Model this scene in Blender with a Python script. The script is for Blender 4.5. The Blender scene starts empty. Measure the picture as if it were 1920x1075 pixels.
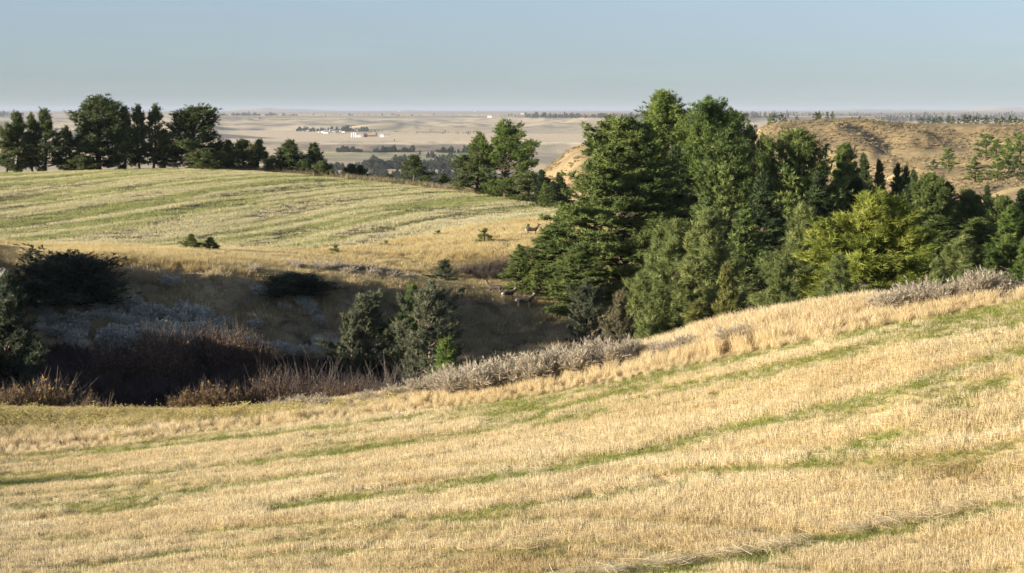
import bpy, math, random
import numpy as np
from mathutils import Vector, Matrix

# ------------------------------------------------------------------ camera, sky, sun, exposure
SC = bpy.context.scene
COL = SC.collection
F = 4000.0            # focal length in pixels of the 1920 px wide photograph (75 mm lens)
HZ = 207.0            # row of the horizon in the photograph
cd = bpy.data.cameras.new('camera')
cd.sensor_width = 36.0
cd.lens = F / 1920.0 * 36.0
cd.shift_y = -(537.5 - HZ) / 1920.0
cd.clip_start = 0.5
cd.clip_end = 200000.0
cam = bpy.data.objects.new('camera', cd)
cam.location = (0, 0, 0)
cam.rotation_euler = (math.radians(90), 0, 0)
COL.objects.link(cam)
SC.camera = cam

SUN_ELEV = math.radians(10.5)
SUN_BACK = math.radians(-20.0)      # how far behind the picture plane the sun stands, on the left
sun_dir = Vector((-math.cos(SUN_ELEV) * math.cos(SUN_BACK), math.cos(SUN_ELEV) * math.sin(SUN_BACK), math.sin(SUN_ELEV)))
world = bpy.data.worlds.new('World')
SC.world = world
world.use_nodes = True
wn = world.node_tree.nodes
sky = wn.new('ShaderNodeTexSky')
sky.sky_type = 'NISHITA'
sky.sun_disc = False
sky.sun_elevation = SUN_ELEV
sky.sun_rotation = math.atan2(sun_dir.x, sun_dir.y)
sky.air_density = 1.0
sky.dust_density = 0.0
sky.ozone_density = 6.0
sky.altitude = 900
bg = wn['Background']
bg.inputs['Strength'].default_value = 0.071
hs = wn.new('ShaderNodeHueSaturation'); hs.inputs['Saturation'].default_value = 0.55
tn = wn.new('ShaderNodeMix'); tn.data_type = 'RGBA'; tn.blend_type = 'MULTIPLY'; tn.inputs[0].default_value = 1.0
tn.inputs[7].default_value = (1.0, 0.985, 1.0, 1)
world.node_tree.links.new(sky.outputs[0], hs.inputs['Color'])
world.node_tree.links.new(hs.outputs[0], tn.inputs[6])
# faint streaks of high cloud
tcw = wn.new('ShaderNodeTexCoord'); mpw = wn.new('ShaderNodeMapping'); mpw.inputs['Scale'].default_value = (6.0, 6.0, 70.0)
nzw = wn.new('ShaderNodeTexNoise'); nzw.inputs['Scale'].default_value = 1.6; nzw.inputs['Detail'].default_value = 6
rw = wn.new('ShaderNodeValToRGB'); rw.color_ramp.elements[0].position = 0.50; rw.color_ramp.elements[1].position = 0.85
rw.color_ramp.elements[1].color = (0.35, 0.35, 0.35, 1)
cw = wn.new('ShaderNodeMix'); cw.data_type = 'RGBA'; cw.blend_type = 'SCREEN'; cw.inputs[7].default_value = (1.0, 1.0, 1.0, 1); cw.blend_type = 'MIX'
wl = world.node_tree.links.new
wl(tcw.outputs['Generated'], mpw.inputs['Vector']); wl(mpw.outputs[0], nzw.inputs['Vector']); wl(nzw.outputs['Fac'], rw.inputs[0])
vb = wn.new('ShaderNodeVectorMath'); vb.operation = 'SCALE'; vb.inputs['Scale'].default_value = 1.18
wl(tn.outputs[2], vb.inputs[0]); wl(rw.outputs[0], cw.inputs[0]); wl(tn.outputs[2], cw.inputs[6]); wl(vb.outputs[0], cw.inputs[7])
wl(cw.outputs[2], bg.inputs['Color'])
sl = bpy.data.lights.new('sun', 'SUN')
sl.energy = 5.0
sl.angle = math.radians(0.5)
sl.color = (1.0, 0.89, 0.73)
sun = bpy.data.objects.new('sun', sl)
sun.rotation_euler = (-sun_dir).to_track_quat('-Z', 'Y').to_euler()
sun.location = sun_dir * 50
COL.objects.link(sun)
SC.view_settings.view_transform = 'Standard'
SC.view_settings.look = 'None'
SC.view_settings.gamma = 1.0
SC.view_settings.use_curve_mapping = False
SC.view_settings.exposure = 1.25
SC.cycles.max_bounces = 6
SC.cycles.transparent_max_bounces = 4
SC.cycles.use_denoising = True
SC.cycles.denoiser = 'OPENIMAGEDENOISE'
SC.cycles.denoising_prefilter = 'ACCURATE'
SC.cycles.denoising_input_passes = 'RGB_ALBEDO_NORMAL'
SC.cycles.diffuse_bounces = 3

rng = np.random.default_rng(7)
random.seed(7)

# ------------------------------------------------------------------ numeric helpers
def _h(ix, iy, seed):
    n = (ix * 374761393 + iy * 668265263 + seed * 1442695041) & 0xFFFFFFFF
    n = ((n ^ (n >> 13)) * 1274126177) & 0xFFFFFFFF
    n = n ^ (n >> 16)
    return (n & 0xFFFF) / 65535.0

def vnoise(x, y, seed=0):
    x = np.asarray(x, float); y = np.asarray(y, float)
    ix = np.floor(x).astype(np.int64); iy = np.floor(y).astype(np.int64)
    fx = x - ix; fy = y - iy
    fx = fx * fx * (3 - 2 * fx); fy = fy * fy * (3 - 2 * fy)
    a = _h(ix, iy, seed); b = _h(ix + 1, iy, seed); c = _h(ix, iy + 1, seed); d = _h(ix + 1, iy + 1, seed)
    return (a + (b - a) * fx) * (1 - fy) + (c + (d - c) * fx) * fy

def fbm(x, y, octv=4, seed=0):
    s = 0; a = 0.5; t = 0
    for o in range(octv):
        s = s + a * vnoise(x * 2 ** o + 17.3 * o, y * 2 ** o - 9.1 * o, seed + o); t += a; a *= 0.5
    return s / t      # 0..1

def pchip(xk, yk, x):
    xk = np.asarray(xk, float); yk = np.asarray(yk, float)
    h = np.diff(xk); dl = np.diff(yk) / h
    m = np.zeros(len(xk))
    for i in range(1, len(xk) - 1):
        if dl[i - 1] * dl[i] > 0:
            w1 = 2 * h[i] + h[i - 1]; w2 = h[i] + 2 * h[i - 1]
            m[i] = (w1 + w2) / (w1 / dl[i - 1] + w2 / dl[i])
    m[0] = dl[0]; m[-1] = dl[-1]
    x = np.clip(x, xk[0], xk[-1])
    i = np.clip(np.searchsorted(xk, x) - 1, 0, len(h) - 1)
    t = (x - xk[i]) / h[i]
    return ((2 * t**3 - 3 * t**2 + 1) * yk[i] + (t**3 - 2 * t**2 + t) * h[i] * m[i]
            + (-2 * t**3 + 3 * t**2) * yk[i + 1] + (t**3 - t**2) * h[i] * m[i + 1])

def sstep(a, b, x):
    t = np.clip((x - a) / (b - a), 0, 1)
    return t * t * (3 - 2 * t)

# ------------------------------------------------------------------ terrain: ridge and hollow lines, each (px, distance, height or 'row')
def zr(row, d): return -(row - HZ) / F * d
FEATS = [
 # ground under and just before the camera
 [(0, 1.5, -1.7), (1920, 1.5, -1.7)],
 [(0, 22, -6.0), (1920, 22, -5.6)],
 # lower edge of the frame
 [(-800, 58, -11.6), (-300, 57, -12.0), (0, 56, zr(1075, 56)), (960, 53, zr(1075, 53)), (1920, 50, zr(1075, 50)), (2600, 48, -8.0)],
 # edge of the near stubble field
 [(-800, 84, -12.6), (-300, 84, -13.3), (0, 84, zr(858, 84)), (200, 85.5, zr(836, 85.5)), (400, 87, zr(812, 87)), (600, 87, zr(790, 87)), (800, 86, zr(772, 86)),
  (1000, 84.5, zr(744, 84.5)), (1200, 83, zr(706, 83)), (1400, 81, zr(664, 81)), (1600, 79, zr(618, 79)), (1800, 78, zr(584, 78)), (1920, 78, zr(570, 78)), (2600, 78, -3.5)],
 # crest of the grassy verge
 [(-800, 108, -13.0), (-300, 106, -14.2), (0, 104, zr(778, 104)), (200, 101, zr(780, 101)), (400, 98, zr(780, 98)), (600, 96, zr(766, 96)), (800, 94, zr(732, 94)),
  (1000, 92, zr(694, 92)), (1200, 90, zr(653, 90)), (1400, 88, zr(611, 88)), (1600, 86, zr(573, 86)), (1800, 85, zr(560, 85)), (1920, 85, zr(564, 85)), (2600, 85, -4.0)],
 # foot of the near bank of the ravine
 [(-800, 124, -8.0), (-300, 122, -13.2), (0, 120, -20.0), (400, 116, -20.0), (600, 114, -19.5), (800, 112, -19.0), (1000, 110, -17.5), (1130, 108, -15.0), (1300, 106, -12.8), (1600, 104, -11.2), (1920, 104, -10.4), (2600, 104, -7.0)],
 # far side of the ravine floor
 [(-800, 152, -7.0), (-300, 152, -12.0), (0, 152, -19.3), (400, 152, -19.5), (600, 155, -20.0), (800, 158, -20.6), (1000, 162, -20.8), (1130, 160, -19.4), (1200, 155, -17.5), (1300, 150, -15.6), (1400, 150, -14.8), (1600, 148, -13.5), (1920, 148, -12.0), (2600, 148, -9.0)],
 # foot of the shaded slope
 [(-800, 164, -7.5), (-300, 164, -10.4), (0, 166, zr(622, 166)), (200, 166, zr(622, 166)), (400, 167, zr(626, 167)), (600, 170, zr(640, 170)), (800, 173, zr(655, 173)), (1000, 176.5, zr(662, 176.5)),
  (1130, 173, zr(642, 173)), (1200, 172, -17.6), (1300, 172, -16.5), (1400, 170, -15.5), (1600, 170, -14.0), (1920, 170, -12.5), (2600, 170, -10)],
 # crest of that slope
 [(-800, 176, -7.0), (-300, 176, -9.6), (-120, 176, -11.4), (0, 175, zr(482, 175)), (200, 175, zr(484, 175)), (400, 176, zr(498, 176)), (600, 178, zr(516, 178)), (800, 181, zr(537, 181)), (900, 182, zr(545, 182)), (1000, 183, zr(558, 183)),
  (1130, 180, zr(602, 180)), (1200, 180, -17.2), (1300, 182, -16.2), (1400, 182, -15.4), (1600, 182, -14.0), (1920, 182, -12.5), (2600, 182, -10)],
 # bench and small gully behind it
 [(-800, 190, -9.5), (-300, 190, -11.6), (0, 188, zr(473, 188)), (200, 188, zr(473, 188)), (400, 190, zr(483, 190)), (600, 192, zr(497, 192)), (700, 193, zr(508, 193)), (800, 194, zr(524, 194)), (900, 194, -16.4), (1000, 194, -17.2),
  (1130, 192, -17.4), (1300, 192, -16.4), (1600, 192, -14.5), (1920, 192, -13.0), (2600, 192, -10)],
 # bank of golden grass
 [(-800, 200, -10.5), (-300, 200, -12.2), (0, 196, zr(468, 196)), (300, 198, zr(468, 198)), (500, 202, zr(480, 202)), (640, 204, zr(482, 204)), (750, 207, zr(486, 207)), (850, 210, zr(482, 210)), (900, 212, zr(474, 212)), (1000, 214, zr(462, 214)),
  (1130, 214, zr(470, 214)), (1300, 212, -15.5), (1600, 212, -15.0), (1920, 212, -13.5), (2600, 212, -10)],
 # near edge of the far field
 [(-800, 210, -10.0), (-300, 208, -12.0), (0, 204, zr(460, 204)), (300, 206, zr(462, 206)), (500, 210, zr(473, 210)), (640, 214, zr(470, 214)), (750, 225, zr(452, 225)), (850, 238, zr(434, 238)), (1000, 252, zr(410, 252)), (1100, 262, zr(398, 262)),
  (1200, 262, -13.5), (1400, 262, -15.5), (1600, 262, -16.5), (1920, 262, -14), (2600, 262, -10)],
 # crest of the far field
 [(-800, 318, -5.0), (-300, 318, -8.0), (0, 318, zr(329, 318)), (200, 330, zr(319, 330)), (350, 335, zr(314, 335)), (450, 335, zr(317, 335)), (640, 328, zr(337, 328)), (840, 315, zr(357, 315)), (1000, 305, zr(376, 305)), (1060, 303, zr(384, 303)),
  (1200, 302, -14.5), (1400, 302, -18.5), (1600, 302, -20), (1920, 302, -16), (2600, 302, -10)],
 [(-800, 400, -12.0), (0, 400, -18.5), (400, 400, -18.0), (900, 400, -22.0), (1200, 400, -24.0), (1400, 400, -26.0), (1600, 400, -26.0), (1920, 400, -20.0), (2600, 400, -12)],
 # spurs and gullies on the right
 [(-800, 520, -30), (900, 520, -36), (1000, 520, -35), (1100, 520, -31), (1400, 520, -33), (1600, 520, -32), (1700, 520, zr(398, 520)), (1800, 520, zr(380, 520)), (1920, 520, zr(338, 520)), (2600, 520, -8)],
 [(-800, 600, -38), (900, 600, -44), (1000, 600, -41), (1100, 600, -32), (1400, 600, -35), (1600, 600, -33), (1700, 600, zr(372, 600)), (1800, 600, zr(358, 600)), (1920, 600, zr(345, 600)), (2600, 600, -12)],
 [(-800, 700, -44), (900, 700, -52), (960, 700, -50), (1010, 700, -42), (1100, 700, -30), (1300, 700, -34), (1500, 700, -38), (1650, 700, zr(352, 700)), (1780, 700, zr(323, 700)), (1920, 700, zr(298, 700)), (2600, 700, -5)],
 [(-800, 880, -55), (900, 880, -60), (960, 880, -54), (1010, 880, zr(316, 880)), (1060, 880, zr(288, 880)), (1100, 880, zr(264, 880)), (1200, 880, -10), (1300, 880, -22), (1400, 880, -34), (1500, 880, -38), (1600, 880, -35), (1700, 880, zr(320, 880)), (1800, 880, zr(306, 880)), (1920, 880, zr(285, 880)), (2600, 880, -8)],
 [(-800, 1020, -60), (900, 1020, -66), (1010, 1020, -58), (1100, 1020, -40), (1200, 1020, -34), (1400, 1020, -38), (1600, 1020, zr(332, 1020)), (1700, 1020, zr(315, 1020)), (1800, 1020, zr(292, 1020)), (1920, 1020, zr(272, 1020)), (2600, 1020, -8)],
 [(-800, 1130, -64), (900, 1130, -70), (1100, 1130, -62), (1300, 1130, -48), (1380, 1130, -26), (1420, 1130, zr(238, 1130)), (1500, 1130, zr(226, 1130)), (1560, 1130, zr(224, 1130)), (1600, 1130, zr(220, 1130)), (1645, 1130, zr(226, 1130)), (1700, 1130, zr(231, 1130)), (1920, 1130, zr(233, 1130)), (2600, 1130, -3)],
 [(-800, 1400, -68), (900, 1400, -75), (1300, 1400, -64), (1400, 1400, -28), (1500, 1400, -9), (1600, 1400, -12), (1700, 1400, -11), (1920, 1400, -11), (2600, 1400, -8)],
 [(-800, 2000, -76), (900, 2000, -79), (1400, 2000, -66), (1600, 2000, -48), (1920, 2000, -46), (2600, 2000, -30)],
 [(-800, 3000, -80), (2600, 3000, -78)],
 [(-800, 4100, -79.5), (2600, 4100, -79)],
 [(-800, 4260, -67), (2600, 4260, -66)],
 [(-800, 7400, -66), (2600, 7400, -64)],
 [(-800, 9600, -42), (2600, 9600, -38)],
 [(-800, 14000, -36), (2600, 14000, -30)],
 [(-800, 24000, -26), (2600, 24000, -20)],
 [(-800, 44000, -14), (2600, 44000, -8)],
 [(-800, 60000, -20), (2600, 60000, -20)],
]
UMAX = 0.44
PHM = math.atan(UMAX)
ph_in = np.arctan(np.linspace(-0.275, 0.275, 400))
ph_l = np.arctan(np.linspace(-UMAX, -0.275, 40)[:-1])
ph_r = np.arctan(np.linspace(0.275, UMAX, 40)[1:])
ph_b = np.linspace(PHM, 2 * math.pi - PHM, 50)[1:-1]
PH = np.concatenate([ph_l, ph_in, ph_r, ph_b])
NIN = len(ph_l) + len(ph_in) + len(ph_r)
U_IN = np.tan(PH[:NIN])
ds = [1.5]
while ds[-1] < 60000:
    d = ds[-1]
    if d < 40: r = 1.08
    elif d < 120: r = 1.0048
    elif d < 360: r = 1.0055
    elif d < 1300: r = 1.009
    elif d < 3200: r = 1.02
    elif d < 4700: r = 1.009
    elif d < 11000: r = 1.014
    else: r = 1.05
    ds.append(d * r)
D = np.array(ds); LD = np.log(D)
pu = np.where(np.arange(len(PH)) < NIN, np.tan(np.clip(PH, -PHM, PHM)), 0)
back = np.arange(len(PH)) >= NIN
pu[back] = np.cos((PH[back] - PHM) / (2 * math.pi - 2 * PHM) * math.pi) * UMAX
COLPX = pu * F + 960
Z = np.zeros((len(PH), len(D)))
fd = [pchip([c[0] for c in f], [c[1] for c in f], COLPX) for f in FEATS]
fz = [pchip([c[0] for c in f], [c[2] for c in f], COLPX) for f in FEATS]
def gsm(a, sg, n=None):
    k = np.exp(-0.5 * (np.arange(-3 * sg, 3 * sg + 1) / sg) ** 2); k /= k.sum()
    return np.convolve(np.pad(a, 3 * sg, mode='edge'), k, mode='valid')
for k in range(len(fd)):
    sg = 22 if D[0] < fd[k][0] < 420 else 5
    if fd[k][0] > 440 and fd[k][0] < 1450: sg = 3
    fd[k][:NIN] = gsm(fd[k][:NIN], sg); fz[k][:NIN] = gsm(fz[k][:NIN], sg)
for i in range(len(PH)):
    Z[i] = gsm(pchip(np.log([a[i] for a in fd]), [b[i] for b in fz], LD), 2)
PHC = np.where(back, PHM, np.abs(PH))
X = D[None, :] * (np.sin(PH) / np.cos(PHC))[:, None]
Y = D[None, :] * (np.cos(PH) / np.cos(PHC))[:, None]
DD = np.broadcast_to(D[None, :], X.shape)
# roughness of the ground
Z += (fbm(X / 9, Y / 9, 3, 3) - 0.5) * 0.5 * sstep(95, 110, DD) * (1 - sstep(190, 205, DD))
Z += (fbm(X / 2.2, Y / 2.2, 3, 5) - 0.5) * 0.16 * (1 - sstep(340, 400, DD))
rug = fbm(X / 60, Y / 60, 5, 11)
ridg = 1 - np.abs(2 * fbm(X / 45 + 0.3 * Y / 60, Y / 90, 3, 21) - 1)
hillm = sstep(430, 620, DD) * (1 - sstep(1110, 1150, DD))
Z += hillm * ((rug - 0.5) * 5 + (ridg - 0.6) * -2.0 + (fbm(X / 16 + Y / 60, Y / 50, 3, 31) - 0.5) * 6.0 - 3.0 * np.abs(fbm(X / 26 - Y / 80, Y / 140, 3, 33) - 0.5) ** 0.6)
Z += sstep(1200, 1300, DD) * (1 - sstep(1500, 1900, DD)) * (rug - 0.5) * 4
Z += sstep(3700, 3900, DD) * (1 - sstep(4300, 4800, DD)) * (fbm(X / 130, Y / 200, 4, 41) - 0.5) * 20
Z += sstep(6900, 7600, DD) * (1 - sstep(9800, 11500, DD)) * ((fbm(X / 420, Y / 700, 4, 51) - 0.5) * 78 - 3)
Z += sstep(11000, 14000, DD) * (fbm(X / 2500, Y / 3000, 3, 61) - 0.5) * 8
for (bpx, bd, bw, bh) in [(500, 36000, 320, 52), (560, 36500, 420, 40), (455, 36000, 160, 34), (760, 37000, 330, 18), (1610, 37000, 500, 34), (1870, 36000, 330, 70), (1930, 36500, 600, 60), (1700, 38000, 900, 26)]:
    bx = (bpx - 960) / F * bd
    Z += bh * np.exp(-((X - bx) / bw) ** 2 - ((Y - bd) / 1500) ** 2)

def zat(x, y):
    x = np.atleast_1d(np.asarray(x, float)); y = np.atleast_1d(np.asarray(y, float))
    u = np.clip(x / y, U_IN[0], U_IN[-1] - 1e-9); l = np.clip(np.log(y), LD[0], LD[-1] - 1e-9)
    i = np.clip(np.searchsorted(U_IN, u, side='right') - 1, 0, NIN - 2)
    j = np.clip(np.searchsorted(LD, l, side='right') - 1, 0, len(LD) - 2)
    a = (u - U_IN[i]) / (U_IN[i + 1] - U_IN[i])
    b = (np.exp(l) - D[j]) / (D[j + 1] - D[j])
    return (Z[i, j] * (1 - a) + Z[i + 1, j] * a) * (1 - b) + (Z[i, j + 1] * (1 - a) + Z[i + 1, j + 1] * a) * b

def at(px, d):
    x = (px - 960) / F * d
    return Vector((x, d, float(zat(x, d)[0])))

def hit(px, row, dmin=40.0):
    """Where the line of sight through a photo position first meets the ground."""
    u = (px - 960) / F
    dd = np.exp(np.linspace(math.log(dmin), math.log(50000), 4000))
    g = zat(u * dd, dd) + (row - HZ) / F * dd
    k = np.argmax(g >= 0)
    if g[k] < 0: k = len(dd) - 1
    return at(px, dd[k])

def proj(x, y, z):
    return x / y * F + 960, HZ - z / y * F

# ------------------------------------------------------------------ materials
def newmat(name):
    m = bpy.data.materials.new(name); m.use_nodes = True
    nt = m.node_tree; nt.nodes.clear()
    out = nt.nodes.new('ShaderNodeOutputMaterial')
    return m, nt, out

def ramp(nt, stops, fac):
    r = nt.nodes.new('ShaderNodeValToRGB')
    e = r.color_ramp.elements
    while len(e) < len(stops): e.new(0.5)
    for k, (p, c) in enumerate(stops):
        e[k].position = p; e[k].color = (*c, 1)
    nt.links.new(fac, r.inputs[0])
    return r.outputs[0]

def leafmat(name, stops, trans=0.3, inst=False, objrand=0.0, rough=0.75, sheen=0.0):
    """Thin plant matter: diffuse with some light passing through; hue by a per-tuft value."""
    m, nt, out = newmat(name)
    at_ = nt.nodes.new('ShaderNodeAttribute'); at_.attribute_name = 'tint'
    fac = at_.outputs['Fac']
    if inst:
        ai = nt.nodes.new('ShaderNodeAttribute'); ai.attribute_name = 'itint'; ai.attribute_type = 'INSTANCER'
        mx = nt.nodes.new('ShaderNodeMath'); mx.operation = 'MULTIPLY_ADD'
        nt.links.new(fac, mx.inputs[0]); mx.inputs[1].default_value = 0.26
        m2 = nt.nodes.new('ShaderNodeMath'); m2.operation = 'MULTIPLY'; m2.inputs[1].default_value = 0.74
        nt.links.new(ai.outputs['Fac'], m2.inputs[0]); nt.links.new(m2.outputs[0], mx.inputs[2])
        fac = mx.outputs[0]
    elif objrand:
        oi = nt.nodes.new('ShaderNodeObjectInfo')
        mx = nt.nodes.new('ShaderNodeMath'); mx.operation = 'MULTIPLY_ADD'
        nt.links.new(fac, mx.inputs[0]); mx.inputs[1].default_value = 1 - objrand
        m2 = nt.nodes.new('ShaderNodeMath'); m2.operation = 'MULTIPLY'; m2.inputs[1].default_value = objrand
        nt.links.new(oi.outputs['Random'], m2.inputs[0]); nt.links.new(m2.outputs[0], mx.inputs[2])
        fac = mx.outputs[0]
    c = ramp(nt, stops, fac)
    df = nt.nodes.new('ShaderNodeBsdfPrincipled')
    df.inputs['Roughness'].default_value = rough
    df.inputs['Specular IOR Level'].default_value = 0.25
    nt.links.new(c, df.inputs['Base Color'])
    if trans > 0:
        tr = nt.nodes.new('ShaderNodeBsdfTranslucent'); nt.links.new(c, tr.inputs['Color'])
        ms = nt.nodes.new('ShaderNodeMixShader'); ms.inputs[0].default_value = trans
        nt.links.new(df.outputs[0], ms.inputs[1]); nt.links.new(tr.outputs[0], ms.inputs[2])
        nt.links.new(ms.outputs[0], out.inputs[0])
    else:
        nt.links.new(df.outputs[0], out.inputs[0])
    return m

def plainmat(name, c, rough=0.85, noise=0.0, scale=5.0):
    m, nt, out = newmat(name)
    df = nt.nodes.new('ShaderNodeBsdfPrincipled'); df.inputs['Roughness'].default_value = rough
    df.inputs['Specular IOR Level'].default_value = 0.2
    if noise:
        tc = nt.nodes.new('ShaderNodeTexCoord')
        nz = nt.nodes.new('ShaderNodeTexNoise'); nz.inputs['Scale'].default_value = scale; nz.inputs['Detail'].default_value = 4
        nt.links.new(tc.outputs['Object'], nz.inputs['Vector'])
        c2 = ramp(nt, [(0.3, tuple(v * (1 - noise) for v in c)), (0.7, tuple(min(1, v * (1 + noise)) for v in c))], nz.outputs['Fac'])
        nt.links.new(c2, df.inputs['Base Color'])
    else:
        df.inputs['Base Color'].default_value = (*c, 1)
    nt.links.new(df.outputs[0], out.inputs[0])
    return m

M = {}
M['bark'] = plainmat('bark', (0.10, 0.070, 0.050), 0.95, 0.5, 4)
M['bark_pale'] = plainmat('bark_pale', (0.22, 0.17, 0.13), 0.95, 0.4, 4)
M['twig_brown'] = leafmat('twig_brown', [(0, (0.045, 0.035, 0.032)), (0.6, (0.10, 0.08, 0.07)), (1, (0.20, 0.165, 0.14))], 0)
M['pine'] = leafmat('pine_needles', [(0, (0.078, 0.122, 0.031)), (0.5, (0.162, 0.224, 0.057)), (1, (0.289, 0.346, 0.085))], 0.33, objrand=0.35)
M['pine_far'] = leafmat('pine_needles_dark', [(0, (0.067, 0.093, 0.042)), (0.5, (0.114, 0.147, 0.055)), (0.9, (0.188, 0.218, 0.074)), (1, (0.256, 0.196, 0.105))], 0.33, objrand=0.3)
M['pine_young'] = leafmat('young_pine_needles', [(0, (0.114, 0.148, 0.046)), (0.5, (0.207, 0.246, 0.083)), (1, (0.346, 0.373, 0.131))], 0.35, objrand=0.25)
M['pine_lime'] = leafmat('lime_pine_needles', [(0, (0.14, 0.18, 0.030)), (0.5, (0.255, 0.295, 0.050)), (1, (0.41, 0.425, 0.095))], 0.35)
M['fir'] = leafmat('fir_needles', [(0, (0.074, 0.115, 0.034)), (0.5, (0.159, 0.206, 0.060)), (0.93, (0.249, 0.293, 0.084)), (1, (0.295, 0.210, 0.078))], 0.33, objrand=0.2)
M['fir_green'] = leafmat('green_fir_needles', [(0, (0.085, 0.126, 0.040)), (0.5, (0.169, 0.222, 0.064)), (1, (0.310, 0.341, 0.099))], 0.33, objrand=0.2)
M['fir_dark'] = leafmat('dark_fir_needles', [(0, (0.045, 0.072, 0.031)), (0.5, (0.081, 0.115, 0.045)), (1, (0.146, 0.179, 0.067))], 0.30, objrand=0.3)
M['juniper'] = leafmat('juniper_scales', [(0, (0.075, 0.095, 0.055)), (0.5, (0.15, 0.17, 0.10)), (1, (0.26, 0.27, 0.165))], 0.38, objrand=0.2)
M['juniper_green'] = leafmat('green_juniper_scales', [(0, (0.072, 0.122, 0.029)), (0.5, (0.143, 0.215, 0.051)), (1, (0.257, 0.300, 0.086))], 0.38)
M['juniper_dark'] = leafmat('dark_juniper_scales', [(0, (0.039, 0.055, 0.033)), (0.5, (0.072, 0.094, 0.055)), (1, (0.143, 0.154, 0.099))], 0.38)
M['juniper_gold'] = leafmat('yellow_juniper_scales', [(0, (0.10, 0.115, 0.03)), (0.5, (0.19, 0.20, 0.055)), (1, (0.31, 0.30, 0.10))], 0.38)
M['juniper_brown'] = leafmat('brown_juniper_scales', [(0, (0.092, 0.092, 0.046)), (0.5, (0.172, 0.158, 0.086)), (1, (0.290, 0.251, 0.145))], 0.38)
M['sage'] = leafmat('sage_leaves', [(0, (0.28, 0.24, 0.18)), (0.5, (0.475, 0.415, 0.315)), (1, (0.68, 0.60, 0.46))], 0.25, objrand=0.2)
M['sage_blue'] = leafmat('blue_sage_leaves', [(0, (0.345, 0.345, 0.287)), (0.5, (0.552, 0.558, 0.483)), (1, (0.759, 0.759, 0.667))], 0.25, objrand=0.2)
M['rust'] = leafmat('rust_leaves', [(0, (0.11, 0.065, 0.045)), (0.5, (0.22, 0.135, 0.08)), (1, (0.42, 0.27, 0.13))], 0.35, objrand=0.15)
M['orange'] = leafmat('orange_leaves', [(0, (0.18, 0.10, 0.045)), (0.5, (0.33, 0.20, 0.08)), (1, (0.48, 0.36, 0.13))], 0.4)
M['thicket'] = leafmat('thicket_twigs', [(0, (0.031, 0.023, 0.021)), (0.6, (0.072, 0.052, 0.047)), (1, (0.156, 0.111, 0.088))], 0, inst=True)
M['stubble'] = leafmat('straw', [(0, (0.22, 0.145, 0.07)), (0.18, (0.47, 0.345, 0.165)), (0.45, (0.735, 0.60, 0.345)), (1, (0.92, 0.825, 0.58))], 0.4, inst=True)
M['stubble_far'] = leafmat('straw_and_regrowth', [(0, (0.291, 0.320, 0.110)), (0.35, (0.436, 0.435, 0.180)), (0.6, (0.601, 0.540, 0.310)), (1, (0.795, 0.730, 0.500))], 0.35, inst=True)
M['greengrass'] = leafmat('green_regrowth', [(0, (0.19, 0.23, 0.05)), (0.5, (0.36, 0.385, 0.10)), (1, (0.58, 0.55, 0.19))], 0.4, inst=True)
M['drygrass'] = leafmat('dry_grass', [(0, (0.46, 0.345, 0.18)), (0.5, (0.70, 0.565, 0.325)), (1, (0.90, 0.79, 0.54))], 0.4, inst=True)
M['goldgrass'] = leafmat('golden_grass', [(0, (0.34, 0.26, 0.13)), (0.4, (0.62, 0.49, 0.23)), (1, (0.84, 0.73, 0.44))], 0.4, inst=True)
M['forb'] = leafmat('yellowing_forbs', [(0, (0.30, 0.25, 0.12)), (0.5, (0.48, 0.41, 0.17)), (1, (0.68, 0.60, 0.22))], 0.35, inst=True)
M['slopegrass'] = leafmat('slope_grass', [(0, (0.15, 0.125, 0.075)), (0.5, (0.42, 0.35, 0.205)), (1, (0.84, 0.71, 0.45))], 0.3, inst=True)
M['hillscrub'] = leafmat('hill_scrub', [(0, (0.230, 0.189, 0.111)), (0.5, (0.365, 0.297, 0.169)), (1, (0.540, 0.432, 0.234))], 0.1, inst=True)
M['faroak'] = leafmat('far_tree_leaves', [(0, (0.045, 0.055, 0.04)), (0.5, (0.07, 0.08, 0.055)), (1, (0.12, 0.11, 0.08))], 0.1, inst=True)

# ------------------------------------------------------------------ ground colours (what grows or lies where)
PX, PY = proj(X, np.where(Y > 1, Y, 1), Z)
PX = np.where(Y > 1, PX, 960); PY = np.where(Y > 1, PY, 1200)
def lerp3(c, target, w):
    return c + (np.array(target)[None, None, :] - c) * w[..., None]

# lines along the rows of the near field: gaps in the stubble where green comes through
ROWS = [
 ([(-200, 925), (0, 913), (110, 900), (275, 890), (404, 878), (551, 862), (698, 843), (840, 823), (960, 800), (1086, 757), (1250, 715)], 1.1, 1.0),
 ([(500, 958), (700, 930), (900, 904), (1033, 885), (1166, 858), (1325, 821), (1431, 794), (1564, 765), (1697, 728), (1803, 696), (1960, 655)], 1.4, 1.0),
 ([(1000, 1105), (1197, 1078), (1352, 1055), (1458, 1038), (1564, 1014), (1670, 995), (1803, 969), (1990, 930)], 1.15, 1.0),
 ([(100, 1082), (202, 1066), (294, 1048), (404, 1033), (514, 1022), (700, 991), (900, 958), (1100, 935), (1300, 905)], 0.8, 0.6),
 ([(1480, 880), (1644, 823), (1697, 803), (1803, 750), (1990, 690)], 1.8, 0.8),
 ([(0, 872), (200, 850), (420, 826), (620, 802), (820, 778), (1000, 752), (1200, 712), (1330, 690)], 1.2, 0.9),
 ([(900, 790), (1100, 735), (1300, 690), (1500, 648), (1700, 610), (1990, 575)], 2.2, 0.8),
 ([(1000, 800), (1200, 752), (1400, 706), (1600, 662), (1800, 622), (1990, 590)], 1.8, 0.75),
 ([(-100, 975), (200, 945), (500, 905), (800, 862), (1100, 815)], 0.7, 0.6),
]
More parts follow.
